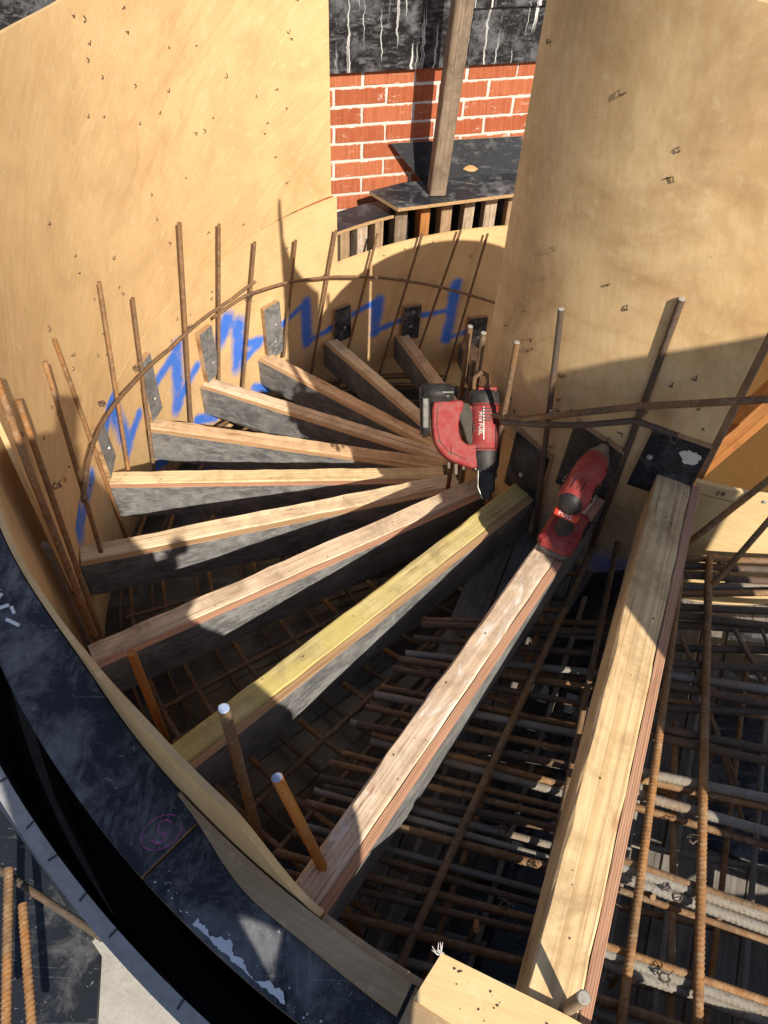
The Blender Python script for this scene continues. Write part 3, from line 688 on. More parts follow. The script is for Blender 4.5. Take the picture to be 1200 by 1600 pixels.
# blue grey sack inside the drum
b = MB(); rings = []
for j in range(7):
    t = j / 6; rr = 0.11 * (1 - 0.55 * t * t); rings.append([Vector((rr * (1 + .12 * sin(3 * a + j)) * cos(a), 0.8 * rr * (1 + .1 * cos(4 * a + 2 * j)) * sin(a), -0.05 + 0.16 * t)) for a in [2 * pi * k / 12 for k in range(12)]])
b.ring_loft(rings); b.tube([(-.05, 0, .11), (0.0, .02, .125), (.06, -.01, .10)], 0.006, 6)
sk = b.build('rubble_sack', M['tick']); sk.location = pol(285, 0.60, 0.10); tag(sk, 'grey sack wedged inside the drum at the far right edge', 'sack')
b = MB(); b.box((0, 0, 0), (0.34, 0.30, 0.02)); o = b.build('shelf', M['film_dark'], br); o.matrix_parent_inverse = br.matrix_world.inverted(); o.location = pol(285, 0.60, 0.035)

# ------------------------------------------------------------------ risers
RISERS = [('A', 0.298, 0.173, 0.732, 1.393, 0.0), ('B', -0.116, 0.382, 0.566, 1.484, -0.16), ('C', -0.48, 0.683, 0.42, 1.616, -0.32), ('D', -0.769, 1.06, 0.318, 1.767, -0.48),
 ('E', -0.965, 1.505, 0.255, 1.924, -0.64), ('F', -1.026, 1.976, 0.225, 2.098, -0.8), ('G', -1.011, 2.436, 0.237, 2.294, -0.96), ('H', -0.888, 2.9, 0.298, 2.484, -1.12),
 ('I', -0.674, 3.307, 0.379, 2.624, -1.28), ('J', -0.362, 3.668, 0.471, 2.729, -1.44), ('K', 0.046, 3.96, 0.626, 2.847, -1.6), ('L', 0.465, 4.132, 0.795, 2.921, -1.76)]
RL = {'A': 'foremost and topmost riser form with a broad fresh timber top, at the right', 'B': 'riser form with a whitened timber top carrying the red impact driver',
 'C': 'riser form with a yellow-stained timber top, crossing the middle of the picture', 'D': 'riser form with a pinkish timber top just left of the yellow-stained one',
 'E': 'pale riser form crossed by the thumb-shaped shadow on the left', 'F': 'brightest riser form lying level across the picture with a whitish face below',
 'G': 'tan riser form with a black and white scuffed face, next beyond the level bright one', 'H': 'dark-faced riser form second beyond the level bright one',
 'I': 'riser form half in sun and half in the drum shadow at the back left', 'J': 'shaded riser form under the second dark wall cleat from the right at the back',
 'K': 'short shaded riser form running behind the battery of the red nail gun', 'L': 'deepest riser form, a sliver beside the drum behind the small rods'}
TM = dict(A='A', B='B', C='C', D='D', E='E', F='F', G='G', H='D', I='G', J='E', K='G', L='G')
def plank(L, y0, y1, z0, z1, seed, ch=0.003, n=26, wob=0.0005, endcut=0.0):
    rnd = random.Random(seed); rings = []
    for i in range(n + 1):
        x = L * i / n; e = 0.004 * (rnd.random() - .5) if i in (0, n) else 0
        w = [rnd.gauss(0, wob) for _ in range(8)]
        c1 = ch * rnd.uniform(.6, 1.8); c2 = ch * rnd.uniform(.6, 1.8)
        prof = [(y0, z0), (y1, z0), (y1, z1 - c1), (y1 - c1, z1), (y0 + c2, z1), (y0, z1 - c2)]
        rings.append([Vector((x + e + (endcut * (p[0] - y0) if i in (0, n) else 0), p[0] + (w[k] if k in (2, 3) else w[k] * .3), p[1] + (w[k] * .8 if k in (3, 4) else 0))) for k, p in enumerate(prof)])
    return MB().ring_loft(rings, True, False)
for k, (nm, ox, oy, ix, iy, z) in enumerate(RISERS):
    d = Vector((ix - ox, iy - oy, 0)); L = d.length - 0.004; ang = atan2(d.y, d.x)
    root = empty('riser_form', (ox, oy, z), (0, 0, ang)); tag(root, RL[nm], 'riser form', 'riser forms fanning round the drum')
    wt = 0.0385 if nm != 'A' else 0.050; yf = -0.0255 if nm != 'A' else -0.037
    H = 0.158
    drop = 0.0
    plank(L, yf + 0.0006, wt, -H, 0, k * 7 + 1, 0.004).build('timber', T[TM[nm]], root)
    nb = MB(); rn = random.Random(k * 31 + 2)
    for q in range(9):
        x_ = rn.uniform(.04, L - .05); y_ = rn.uniform(yf + .008, wt - .008); r_ = rn.uniform(.0012, .0026)
        nb.add([(x_ + r_ * rn.uniform(.7, 1.5) * cos(a), y_ + r_ * rn.uniform(.6, 1.1) * sin(a), 0.0007) for a in [2 * pi * i / 7 for i in range(7)]], [tuple(range(7))])
    no = nb.build('nail_head', M['staple'], root); no['kind'] = 'stuff'
    pf = plank(L - 0.004, yf - 0.0205, yf - 0.0006, -H - 0.008, -0.002, k * 7 + 3, 0.0008, wob=0.0006)
    me = pf.mesh('face_ply'); me.materials.append(M['film_riser']); me.materials.append(M['edge_pink'] if nm in 'ABDF' else M['edge'])
    for p in me.polygons:
        if abs(p.normal.z) > 0.5 or abs(p.normal.x) > .7: p.material_index = 1
    link('face_ply', me, None, root)
bpy.context.view_layer.update()

# cleats on the outer wall above the riser ends
def cleat(rad, ta, tb, z0, z1, thick, label, m, seed, tilt=0.0, screws=(), inner=True):
    rnd = random.Random(seed); sg = -1 if inner else 1
    tm = (ta + tb) / 2; a = R_(tm); w = R_(abs(tb - ta)) * rad
    root = empty('wall_cleat', pol(tm, rad, z0)); root.rotation_euler = (0, 0, a + (pi if inner else 0)); tag(root, label, 'cleat', 'film-faced cleats holding the riser forms')
    hgt = z1 - z0; off = 0.0105 if not inner else 0.004
    pts = [(-w / 2 - rnd.uniform(0, .006), 0 + rnd.uniform(0, .012)), (w / 2, rnd.uniform(0, .012)), (w / 2 + rnd.uniform(-.006, .004), hgt - rnd.uniform(0, .02)), (-w / 2 + rnd.uniform(0, .006), hgt + rnd.uniform(-.01, .005))]
    ct, st = cos(tilt), sin(tilt); pts = [(y * ct + zz * st, -y * st + zz * ct) for y, zz in pts]
    x0 = 0.004 if inner else -0.004
    vs = [(x0 + thick, y, zz) for y, zz in pts] + [(x0 - 0.002, y, zz) for y, zz in pts]
    b = MB().add(vs, [(0, 1, 2, 3), (7, 6, 5, 4), (4, 5, 1, 0), (5, 6, 2, 1), (6, 7, 3, 2), (7, 4, 0, 3)])
    me = b.mesh('cleat_board'); me.materials.append(m); me.materials.append(M['edge'])
    for p in me.polygons:
        if p.index > 0: p.material_index = 1
    link('cleat_board', me, None, root)
    for (y, zz) in screws:
        o = bpy.data.objects.new('screw', SCREW); COL.objects.link(o); o.parent = root; o.location = (x0 + thick, y, zz); o.rotation_euler = (0, R_(90), 0)
    return root
OC = [('F', 183.6, 185.4, -0.517, -0.745), ('G', 171.0, 171.0, -0.628, -0.941), ('H', 156.8, 157.7, -0.832, -1.13), ('I', 143.6, 144.2, -0.983, -1.318),
      ('J', 130.2, 130.4, -1.241, -1.474), ('K', 117.5, 117.0, -1.393, -1.641), ('L', 104.3, 104.8, -1.565, -1.811)]
CLB = {'F': 'pale-edged cleat at the sunlit outer end of the level bright riser', 'G': 'scuffed black cleat with broken white edge, second from the left in the sun', 'H': 'grey cleat on the wall just left of the big blue patch under the ring bar',
       'I': 'tall mottled black cleat in full sun at the edge of the drum shadow', 'J': 'dark cleat in shadow just right of the sunlit mottled one', 'K': 'small dark cleat in shadow, middle of the three at the back', 'L': 'dark cleat partly hidden by the drum edge at the back'}
for nm, t1, t0, z1, z0 in OC:
    tm = (t0 + t1) / 2; w = 2.3 if nm in 'IJK' else (2.6 if nm == 'L' else 1.9)
    w += 0.9
    cleat(r_wall(tm) - 0.001, tm + w / 2, tm - w / 2, z0, z1, 0.022 if nm in 'FGHI' else 0.016, CLB[nm], M['film_riser'] if nm in 'FGHI' else M['film'], ord(nm), R_(t1 - t0) * 2, [(0.0, 0.10), (0.012, 0.2)] if nm in 'IK' else [(0.01, 0.09)])
for nm, ta, tb, z0, z1, lab, scr in [('A', 250.6, 240.7, -0.075, 0.140, 'large black inner cleat with a white plaster smear above the foremost riser', [(-0.048, 0.12), (0.035, 0.035)]),
     ('B', 237.9, 227.7, -0.21, 0.036, 'black inner cleat on the drum behind the bit of the impact driver', [(0.0, 0.135)]),
     ('C', 225.0, 215.5, -0.36, -0.123, 'black inner cleat above the yellow-stained riser, between two rods', [(-0.012, 0.09)])]:
    cl = cleat(RI + 0.001, ta, tb, z0, z1, 0.020, lab, M['film_dark'], ord(nm) + 40, 0.0, scr, False)
    if nm == 'A':
        b = MB(); rnd = random.Random(5); n_ = 22
        for q in range(3):
            pts = [(0.0167 + .0004 * q, 0.038 + (0.026 - .006 * q) * rnd.uniform(.6, 1.15) * cos(a), 0.165 + (0.024 - .005 * q) * rnd.uniform(.6, 1.15) * sin(a)) for a in [2 * pi * i / n_ for i in range(n_)]]
            b.add(pts, [tuple(range(n_))])
        b.build('plaster_smear', M['white'], cl)

# ------------------------------------------------------------------ steel bars
BARN = [0]
def bar_mesh(pts, d, ribs=True, sides=8, name='rebar', cap=True):
    """a deformed bar: slanting crescent ribs on two sides between two lengthwise seams"""
    pts = [Vector(p) for p in pts]; seg = [0.0]
    for a, b in zip(pts[:-1], pts[1:]): seg.append(seg[-1] + (b - a).length)
    Ltot = seg[-1]; rad = d / 2
    if not ribs: return MB().tube(pts, rad, sides)
    pitch = d * 0.46; nsec = max(2, int(Ltot / pitch * 5)); rings = []; up = None; j = 0
    ph = random.random()
    for i in range(nsec + 1):
        s = Ltot * i / nsec
        while j < len(seg) - 2 and s > seg[j + 1]: j += 1
        p = pts[j].lerp(pts[j + 1], (s - seg[j]) / max(1e-9, seg[j + 1] - seg[j])); t = (pts[j + 1] - pts[j]).normalized()
        if up is None: up = t.orthogonal().normalized()
        up = (up - t * up.dot(t)).normalized(); w = t.cross(up); ring = []
        for k in range(sides):
            a = 2 * pi * k / sides; side = abs(sin(a + .2)); skew = 0.62 * cos(a + .2) * (1 if sin(a + .2) > 0 else -1)
            c = cos(2 * pi * (s / pitch + skew + ph)); rib = max(0.0, c) * side
            ring.append(p + (up * cos(a) + w * sin(a)) * rad * (0.89 + 0.20 * rib + (0.10 if side < .25 else 0)))
        rings.append(ring)
    return MB().ring_loft(rings, cap, True)
def bar(pts, d, m, label, group, ribs=True, sides=8, name='rebar', cat='steel bar', capm=None):
    b = bar_mesh(pts, d, ribs, sides); c = Vector(pts[0]); b.v = [tuple(Vector(v) - c) for v in b.v]
    o = b.build(name, m); o.location = c; tag(o, label, cat, group)
    if capm:
        e = Vector(pts[0]) - Vector(pts[1]); e.normalize(); q = Vector((0, 0, 1)).rotation_difference(e)
        k = MB().tube([e * 0.0003, e * 0.0015], [d * .46, d * .40], 10); k.build('bar_end', capm, o)
    return o
def ext(a, b, fa=0.0, fb=0.0):
    a = Vector(a); b = Vector(b); d = b - a; return a - d * fa, b + d * fb
BARS_OUT = [((-0.967, 1.807, -0.015), (-0.972, 1.838, -0.899)), ((-0.936, 1.661, 0.027), (-0.897, 1.521, -0.547)), ((-0.992, 2.266, -0.138), (-0.994, 2.074, -0.84)), ((-0.97, 2.464, -0.341), (-0.989, 2.297, -1.08)),
 ((-0.867, 2.857, -0.264), (-0.921, 2.688, -1.167)), ((-0.766, 3.082, -0.397), (-0.831, 2.945, -1.131)), ((-0.658, 3.266, -0.588), (-0.755, 3.104, -1.296)), ((-0.5, 3.474, -0.697), (-0.575, 3.383, -1.268)),
 ((-0.321, 3.657, -0.744), (-0.464, 3.515, -1.596)), ((-0.117, 3.817, -0.846), (-0.294, 3.681, -1.676)), ((0.121, 3.959, -0.917), (-0.054, 3.859, -1.709)), ((0.333, 4.051, -0.94), (0.159, 3.977, -1.715)), ((0.489, 4.101, -0.98), (0.365, 4.062, -1.898))]
OL = ['rusty upright rod whose lower end hangs just clear of the level bright riser', 'upright rod left of the thumb shadow, sunlit above and shaded below', 'orange upright rod passing in front of the sloping ring bar, third from the left',
 'brown upright rod standing against the scuffed second cleat on the left', 'tallest upright rod, in front of the middle of the left plywood wall', 'upright rod beside the stub of the lapped ring bar', 'upright rod between the bright blue patch and the tall mottled cleat',
 'upright rod just right of the tall mottled cleat on the spike-shaped shadow', 'upright rod at the right end of the sunlit lower sheet', 'shaded upright rod left of the thin slit of sunlight', 'shaded upright rod just right of the slit of sunlight',
 'shaded upright rod between the two small dark cleats at the back', 'shaded upright rod farthest right on the back wall beside the drum']
for (a, b_), lab, i in zip(BARS_OUT, OL, range(20)):
    a2, b2 = ext(a, b_, 0, 0.28 if i > 8 else 0.12)
    n_ = (Vector((a2.x, a2.y, 0)) - Vector((CX, CY, 0))).length
    bar([a2, b2], 0.0155 if i != 4 else 0.019, RB['brown'] if i not in (0, 1, 2) else RB['orange'], lab, 'upright rods along the outer wall')
bar([(-0.92, 1.40, 0.195), (-0.885, 1.319, -0.054), (-0.84, 1.222, -0.534), (-0.79, 1.12, -0.95)], 0.020, RB['orange'], 'thick rusty rod at the far left edge, orange at its sunlit top', 'upright rods along the outer wall')
bar([(-0.955, 1.505, 0.03), (-0.92, 1.406, -0.387), (-0.84, 1.22, -0.95)], 0.018, RB['orange'], 'thick rusty rod second from the left edge leaning beside the first', 'upright rods along the outer wall')
bar([(-0.765, 1.08, -0.01), (-0.80, 1.11, -0.62), (-0.80, 1.10, -0.95)], 0.019, RB['dark'], 'dark ribbed rod ending low beside the near plywood edge on the left', 'upright rods along the outer wall')
NB = [((-0.554, 0.899, -0.157), (-0.561, 0.908, -0.80), 'rusty rod with a sunlit round top left of the yellow-stained riser'), ((-0.241, 0.58, 0.257), (-0.234, 0.575, -0.55), 'rusty rod with a shiny cut end standing before the yellow-stained riser'), ((-0.153, 0.512, 0.151), (0.02, 0.398, -0.58), 'bright orange rod with a pale blue cut end leaning at the bottom middle')]
for i, (a, b_, lab) in enumerate(NB):
    bar([a, b_], 0.021 if i else 0.022, RB['bright'] if i != 1 else RB['brown'], lab, 'upright rods inside the near rim', capm=M['capblue'] if i else None, sides=10)
bar([(0.339, 0.226, 0.10), (0.300, 0.214, -0.45)], 0.022, T['old'], 'stubby rod with a dusty cut end beside the pale offcut at the bottom', 'upright rods inside the near rim', ribs=False, sides=12, capm=M['dusty'])
IB = [((0.213, 1.868, 0.067), (0.216, 1.860, -0.62), 'farther of two bright-topped upright rods at the left side of the drum'), ((0.243, 1.791, 0.106), (0.247, 1.783, -0.60), 'ribbed upright rod at the drum edge behind the nail gun top'),
      ((0.314, 1.663, 0.18), (0.326, 1.648, -0.60), 'upright rod between the nail gun and the drum'), ((0.392, 1.611, 0.326), (0.462, 1.536, -0.45), 'tall rusty rod before the middle of the drum'), ((0.600, 1.457, 0.478), (0.610, 1.452, -0.40), 'tallest rod before the drum, leaning right above the impact driver bit')]
for a, b_, lab in IB: bar([a, b_], 0.0165, RB['dark'] if 'tall' in lab else RB['brown'], lab, 'upright rods round the drum', sides=10, capm=M['dusty'])
bar([(0.232, 1.822, -0.02), (0.236, 1.815, -0.5)], 0.015, RB['brown'], 'shorter rod between the two rods at the left side of the drum', 'upright rods round the drum')
# ring bars tied across the uprights
P1 = [(199.5, 0.30), (188, 0.318), (176, 0.312), (166, 0.33), (158, 0.39), (151.8, 0.435), (147.5, 0.49)]
P2 = [(156.5, 0.375), (150, 0.43), (142, 0.452), (132.6, 0.454), (123, 0.441), (112.5, 0.411), (102.9, 0.376), (92, 0.34)]
def ringpts(P, r, n=8):
    o = []
    for (t0, h0), (t1, h1) in zip(P[:-1], P[1:]):
        for i in range(n): t = t0 + (t1 - t0) * i / n; o.append(pol(t, r, helix(t) + h0 + (h1 - h0) * i / n))
    t, h = P[-1]; o.append(pol(t, r, helix(t) + h)); return o
bar(ringpts(P1, RO - 0.052), 0.0165, RB['brown'], 'sloping ring bar tied across the left rods, ending in a stub over the next one', 'ring bars along the outer wall', sides=7)
bar(ringpts(P2, RO - 0.058), 0.0165, RB['brown'], 'curved ring bar tied across the back rods under the stud row', 'ring bars along the outer wall', sides=7)
pr = [pol(t, RI + 0.078, 0.109 - 0.36 + 0.0123 * (t - 211)) for t in range(206, 240, 3)]
ir = [Vector((0.294, 1.695, -0.105)), Vector((0.36, 1.595, -0.02)), Vector((0.425, 1.520, 0.07)), Vector((0.50, 1.452, 0.155)), Vector((0.575, 1.402, 0.222)), Vector((0.68, 1.345, 0.292)), Vector((0.794, 1.300, 0.354)), Vector((1.0, 1.22, 0.45))]
bar(ir, 0.0185, RB['brown'], 'thick ring bar tied across the drum rods, running out at the right edge', 'ring bars round the drum', sides=9)
ir2 = [Vector((0.318, 1.655, -0.085)), Vector((0.40, 1.545, 0.018)), Vector((0.475, 1.470, 0.095)), Vector((0.574, 1.408, 0.178)), Vector((0.66, 1.372, 0.175))]
bar([p + Vector((0, -0.012, 0.004)) for p in ir2], 0.0165, RB['dark'], 'shorter lapped ring bar just under the thick one on the drum', 'ring bars round the drum', sides=9)
hk = [Vector((0.30, 1.70, -0.10)), Vector((0.272, 1.735, -0.105)), Vector((0.25, 1.755, -0.09)), Vector((0.235, 1.76, -0.06)), Vector((0.235, 1.765, -0.03)), Vector((0.25, 1.765, -0.01)), Vector((0.268, 1.76, -0.015)), Vector((0.275, 1.755, -0.04)), Vector((0.262, 1.75, -0.065))]
bar(hk, 0.013, RB['brown'], 'hooked bar end curling above the nail gun', 'ring bars round the drum', sides=8)
# tie wires at the crossings
def tie(p, s, seed, label):
    rnd = random.Random(seed); b = MB(); p = Vector(p)
    for q in range(3):
        pts = []
        for i in range(9):
            a = i / 8 * 2 * pi * 0.9 + q; pts.append(Vector((s * cos(a) * rnd.uniform(.6, 1.2), s * sin(a) * rnd.uniform(.5, 1.1), s * rnd.uniform(-.8, 1.0))))
        pts.append(pts[-1] + Vector((rnd.uniform(-1, 1), rnd.uniform(-1, .4), rnd.uniform(-.2, 1))) * s * 1.6)
        b.tube(pts, 0.0011, 5)
    o = b.build('tie_wire', M['wire']); o.location = p; tag(o, label, 'tie wire', 'twisted tie wires on the bars')
WT = [((-0.945, 1.50, -0.30), 'left end of the sloping ring bar'), ((-0.995, 2.03, -0.47), 'rod above the blue paint on the left'), ((-0.98, 2.37, -0.60), 'scuffed second cleat on the left'), ((-0.88, 2.80, -0.73), 'tallest rod on the left wall'),
      ((-0.79, 3.03, -0.80), 'stub of the lapped ring bar'), ((-0.69, 3.19, -0.84), 'rod before the mottled cleat'), ((-0.375, 3.60, -0.98), 'right end of the sunlit lower sheet'), ((0.02, 3.90, -1.17), 'shaded back wall under the studs'),
      ((0.318, 1.655, -0.075), 'ring bar lap beside the nail gun'), ((0.42, 1.53, 0.07), 'middle rod of the drum'), ((0.580, 1.395, 0.215), 'tallest rod of the drum'), ((0.66, 1.36, 0.165), 'end of the shorter lapped bar'), ((-0.85, 1.24, -0.45), 'two thick rods at the left edge'), ((-0.83, 1.20, -0.62), 'lower part of the thick rods at the left')]
for i, (p, lab) in enumerate(WT): tie(p, 0.012, i, 'twisted rusty tie wire at the ' + lab)

# reinforcement under the treads: three radial bars per bay and ring bars following the slope
bays = ['between the foremost riser and the one with the driver', 'between the driver riser and the yellow-stained one', 'between the yellow-stained riser and the pinkish one', 'between the pinkish riser and the pale one', 'between the pale riser and the level bright one', 'just beyond the level bright riser']
for i in range(1, 9):
    for f, fw in ((0.2, 'near'), (0.5, 'middle'), (0.8, 'far')):
        t = TH0 + DTH * (i + f); zz = -RISE * (i + f) - 0.215 + 0.0
        lab = fw + ' shaded bar along the bay ' + bays[min(i, 5)] if i < 6 else fw + ' shaded bar deep under the %s back riser' % {6: 'dark-faced', 7: 'half-lit', 8: 'shaded'}[i]
        bar([pol(t, RI + 0.03, zz), pol(t + 1.0, RO - 0.06, zz)], 0.0155, RB['brown'], lab, 'radial bars under the treads', ribs=i < 4, sides=7)
NW = ['one', 'two', 'three', 'four', 'five', 'six', 'seven', 'eight']
for k, r_ in enumerate([0.93, 1.08, 1.24, 1.40, 1.56, 1.72, 1.88, 1.99]):
    n_ = 40; pts = [pol(240 - 130 * i / n_, r_, helix(240 - 130 * i / n_) - 0.232) for i in range(n_ + 1)]
    bar(pts, 0.0165, RB['brown'], 'curved bar winding down under all the risers, number %s out from the drum' % ['one', 'two', 'three', 'four', 'five', 'six', 'seven', 'eight'][k], 'winding bars under the treads', ribs=False, sides=7)
    pts = [pol(240 - 130 * i / n_, r_ + 0.05, helix(240 - 130 * i / n_) - 0.30) for i in range(n_ + 1)]
    bar(pts, 0.014, RB['dark'], 'lower winding bar in the dark under the risers, number %s from the drum' % NW[k], 'lower winding bars under the treads', ribs=False, sides=6)
# sloping soffit the stair is cast on
sf = MB(); n_ = 64
for k in range(n_):
    t0 = 251.5 - 165 * k / n_; t1 = 251.5 - 165 * (k + 1) / n_
    sf.add([pol(t0, RI - .01, helix(t0) - 0.37), pol(t0, RO + .06, helix(t0) - 0.37), pol(t1, RO + .06, helix(t1) - 0.37), pol(t1, RI - .01, helix(t1) - 0.37)], [(0, 1, 2, 3)])
    sf.add([pol(t0, RI - .01, helix(t0) - 0.39), pol(t0, RO + .06, helix(t0) - 0.39), pol(t1, RO + .06, helix(t1) - 0.39), pol(t1, RI - .01, helix(t1) - 0.39)], [(3, 2, 1, 0)])
tag(sf.build('stair_soffit', M['film_dark']), 'dark winding plywood soffit beneath the bars and risers', 'soffit form')

# ------------------------------------------------------------------ landing: boards, two mats of bars
AV = Vector((0.434, 1.22, 0)).normalized(); AN = Vector((AV.y, -AV.x, 0))    # along the foremost riser, and to its right
A0 = Vector((0.298, 0.173, 0))
def lp(u, v, z): p = A0 + AV * u + AN * v; return Vector((p.x, p.y, z))
deck = empty('landing_deck', lp(0.6, 0.4, -0.52)); tag(deck, 'grey boarded deck under the landing bars at the lower right', 'deck')
rnd = random.Random(11); DB = []
for q in range(3):
    b = MB(); b.box((0, 0, 0), (2.2, 0.094, 0.03), None, 0.002); me = b.mesh('deck_board'); me.materials.append(T['deck']); DB.append(me)
for k in range(22):
    o = bpy.data.objects.new('deck_board', DB[k % 3]); COL.objects.link(o); o.parent = deck; o.matrix_parent_inverse = Matrix.Translation(-deck.location)
    o.location = lp(0.55, -0.40 + k * 0.097, -0.502 + rnd.uniform(-.002, .002)); o.rotation_euler = (0, 0, atan2(AV.y, AV.x) + rnd.uniform(-.004, .004))
fd = slab('soffit_sheet', [tuple(lp(0.62, 0.30, 0)[:2]), tuple(lp(1.3, 0.30, 0)[:2]), tuple(lp(1.5, 1.3, 0)[:2]), tuple(lp(0.62, 1.3, 0)[:2])], -0.472, 0.012, M['film'])
tag(fd, 'dusty black sheet lying on the deck boards under the landing bars at the right', 'soffit sheet')
# lengthwise bars, top mat
LB = [((0.854, 1.291), (0.610, 0.243), 'orange', 0.0185, 'long rusty bar of the landing with a bent upper end, farthest right', 0.0), ((0.71, 1.035), (0.472, 0.236), 'orange', 0.0165, 'long orange bar lying just right of the foremost riser', 0.2),
      ((0.652, 1.378), (0.328, 0.299), 'brown', 0.0150, 'long brown bar lying just left of the foremost riser', 0.05), ((0.568, 1.350), (0.054, 0.274), 'brown', 0.0175, 'long shaded bar midway between the driver riser and the foremost one', 0.05),
      ((0.700, 0.85), (0.578, 0.241), 'orange', 0.0135, 'rusty bar lying under the long one right of the foremost riser', 0.0)]
for i, (a, b_, mm, d, lab, up_) in enumerate(LB):
    zt = (-0.19, -0.19, -0.318, -0.318, -0.245)[i]; a = Vector((*a, zt)); b_ = Vector((*b_, zt)); e = (b_ - a).normalized(); pts = [a - e * up_, b_ + e * 0.2]
    if i == 0: pts = [a + Vector((0.075, -0.035, -0.07)), a + Vector((0.03, 0.010, -0.010))] + pts
    bar(pts, d * 1.1, RB[mm], lab, 'lengthwise bars of the landing mat', sides=9)
words = ['first', 'second', 'third', 'fourth', 'fifth', 'sixth', 'seventh', 'eighth', 'ninth', 'tenth', 'eleventh', 'twelfth', 'thirteenth', 'fourteenth', 'fifteenth', 'sixteenth', 'seventeenth', 'eighteenth', 'nineteenth', 'twentieth']
words += ['twenty-' + w for w in words[:9]]
CN = {'n': 'brown', 'd': 'dark', 'g': 'grey', 'o': 'orange'}
XR=[
 ((0.802, 1.293),(1.015, 1.301),'n',0.0140,-0.200),
 ((0.795, 1.278),(1.014, 1.281),'d',0.0165,-0.212),
 ((0.783, 1.248),(1.005, 1.244),'d',0.0165,-0.212),
 ((0.782, 1.234),(1.023, 1.257),'g',0.0160,-0.250),
 ((0.77, 1.201),(1.007, 1.221),'o',0.0150,-0.232),
 ((0.747, 1.147),(0.98, 1.15),'d',0.0165,-0.212),
 ((0.736, 1.124),(0.969, 1.106),'d',0.0165,-0.212),
 ((0.737, 1.108),(0.979, 1.11),'d',0.0170,-0.235),
 ((0.708, 1.039),(0.962, 1.048),'d',0.0165,-0.232),
 ((0.689, 0.984),(0.938, 0.986),'d',0.0165,-0.212),
 ((0.683, 0.96),(0.93, 0.935),'g',0.0165,-0.225),
 ((0.667, 0.928),(0.913, 0.892),'d',0.0165,-0.212),
 ((0.668, 0.903),(0.92, 0.873),'o',0.0150,-0.240),
 ((0.655, 0.876),(0.919, 0.882),'d',0.0165,-0.232),
 ((0.633, 0.818),(0.884, 0.778),'d',0.0165,-0.212),
 ((0.624, 0.796),(0.877, 0.751),'d',0.0165,-0.212),
 ((0.598, 0.709),(0.855, 0.668),'g',0.0165,-0.212),
 ((0.598, 0.698),(0.856, 0.653),'o',0.0140,-0.225),
 ((0.582, 0.659),(0.836, 0.597),'g',0.0165,-0.212),
 ((0.58, 0.641),(0.84, 0.576),'n',0.0140,-0.235),
 ((0.523, 0.52),(0.793, 0.441),'n',0.0135,-0.205),
 ((0.52, 0.51),(0.794, 0.433),'g',0.0165,-0.212),
 ((0.518, 0.496),(0.794, 0.413),'g',0.0175,-0.225),
 ((0.508, 0.477),(0.795, 0.396),'n',0.0120,-0.240),
 ((0.464, 0.364),(0.753, 0.286),'o',0.0135,-0.205),
 ((0.462, 0.353),(0.752, 0.272),'g',0.0165,-0.212),
 ((0.461, 0.339),(0.753, 0.258),'g',0.0175,-0.225),
 ((0.437, 0.277),(0.647, 0.223),'n',0.0165,-0.212),
 ((0.433, 0.259),(0.628, 0.209),'g',0.0150,-0.230),
]
XL=[
 ((0.354, 1.133),(0.549, 1.136),'d'),
 ((0.335, 1.084),(0.525, 1.077),'d'),
 ((0.298, 1.007),(0.491, 0.987),'n'),
 ((0.281, 0.961),(0.47, 0.933),'d'),
 ((0.239, 0.89),(0.455, 0.858),'g'),
 ((0.219, 0.855),(0.443, 0.817),'n'),
 ((0.202, 0.806),(0.436, 0.772),'d'),
 ((0.236, 0.771),(0.423, 0.73),'o'),
 ((0.233, 0.756),(0.419, 0.715),'g'),
 ((0.143, 0.699),(0.399, 0.651),'n'),
 ((0.124, 0.671),(0.39, 0.629),'d'),
 ((0.111, 0.628),(0.378, 0.567),'g'),
 ((0.097, 0.599),(0.371, 0.544),'n'),
 ((0.071, 0.53),(0.351, 0.468),'d'),
 ((0.045, 0.496),(0.341, 0.44),'n'),
 ((0.033, 0.463),(0.333, 0.412),'d'),
 ((0.016, 0.413),(0.31, 0.358),'n'),
 ((0.374, 1.184),(0.564, 1.193),'n'),
 ((0.316, 1.045),(0.513, 1.035),'g'),
 ((0.255, 0.925),(0.463, 0.892),'o'),
 ((0.184, 0.829),(0.438, 0.791),'g'),
 ((0.168, 0.733),(0.409, 0.685),'o'),
 ((0.132, 0.654),(0.389, 0.601),'g'),
 ((0.084, 0.564),(0.36, 0.506),'g'),
 ((-0.001, 0.365),(0.295, 0.312),'g'),
]
for k, (a, b_, c_, d, zz) in enumerate(XR):
    a = Vector((*a, zz)); b_ = Vector((*b_, zz)); e = (b_ - a).normalized()
    bar([a - e * 0.10, b_ + e * 0.75], d * (1.36 if c_ == 'g' else 1.2), RB[CN[c_]], '%s bar across the landing right of the foremost riser, counting down from the drum' % words[k], 'cross bars of the landing mat', sides=9)
for k, (a, b_, c_) in enumerate(XL):
    zz = (-0.336 if k < 17 else -0.366) - 0.008 * (k % 3); a = Vector((*a, zz)); b_ = Vector((*b_, zz)); e = (b_ - a).normalized()
    bar([a - e * 0.24, b_ + e * 0.16], 0.017 if k % 2 else 0.0205, RB[CN[c_]], '%s cross bar between the foremost riser and the driver riser, counting down' % words[k], 'cross bars left of the foremost riser', sides=8)
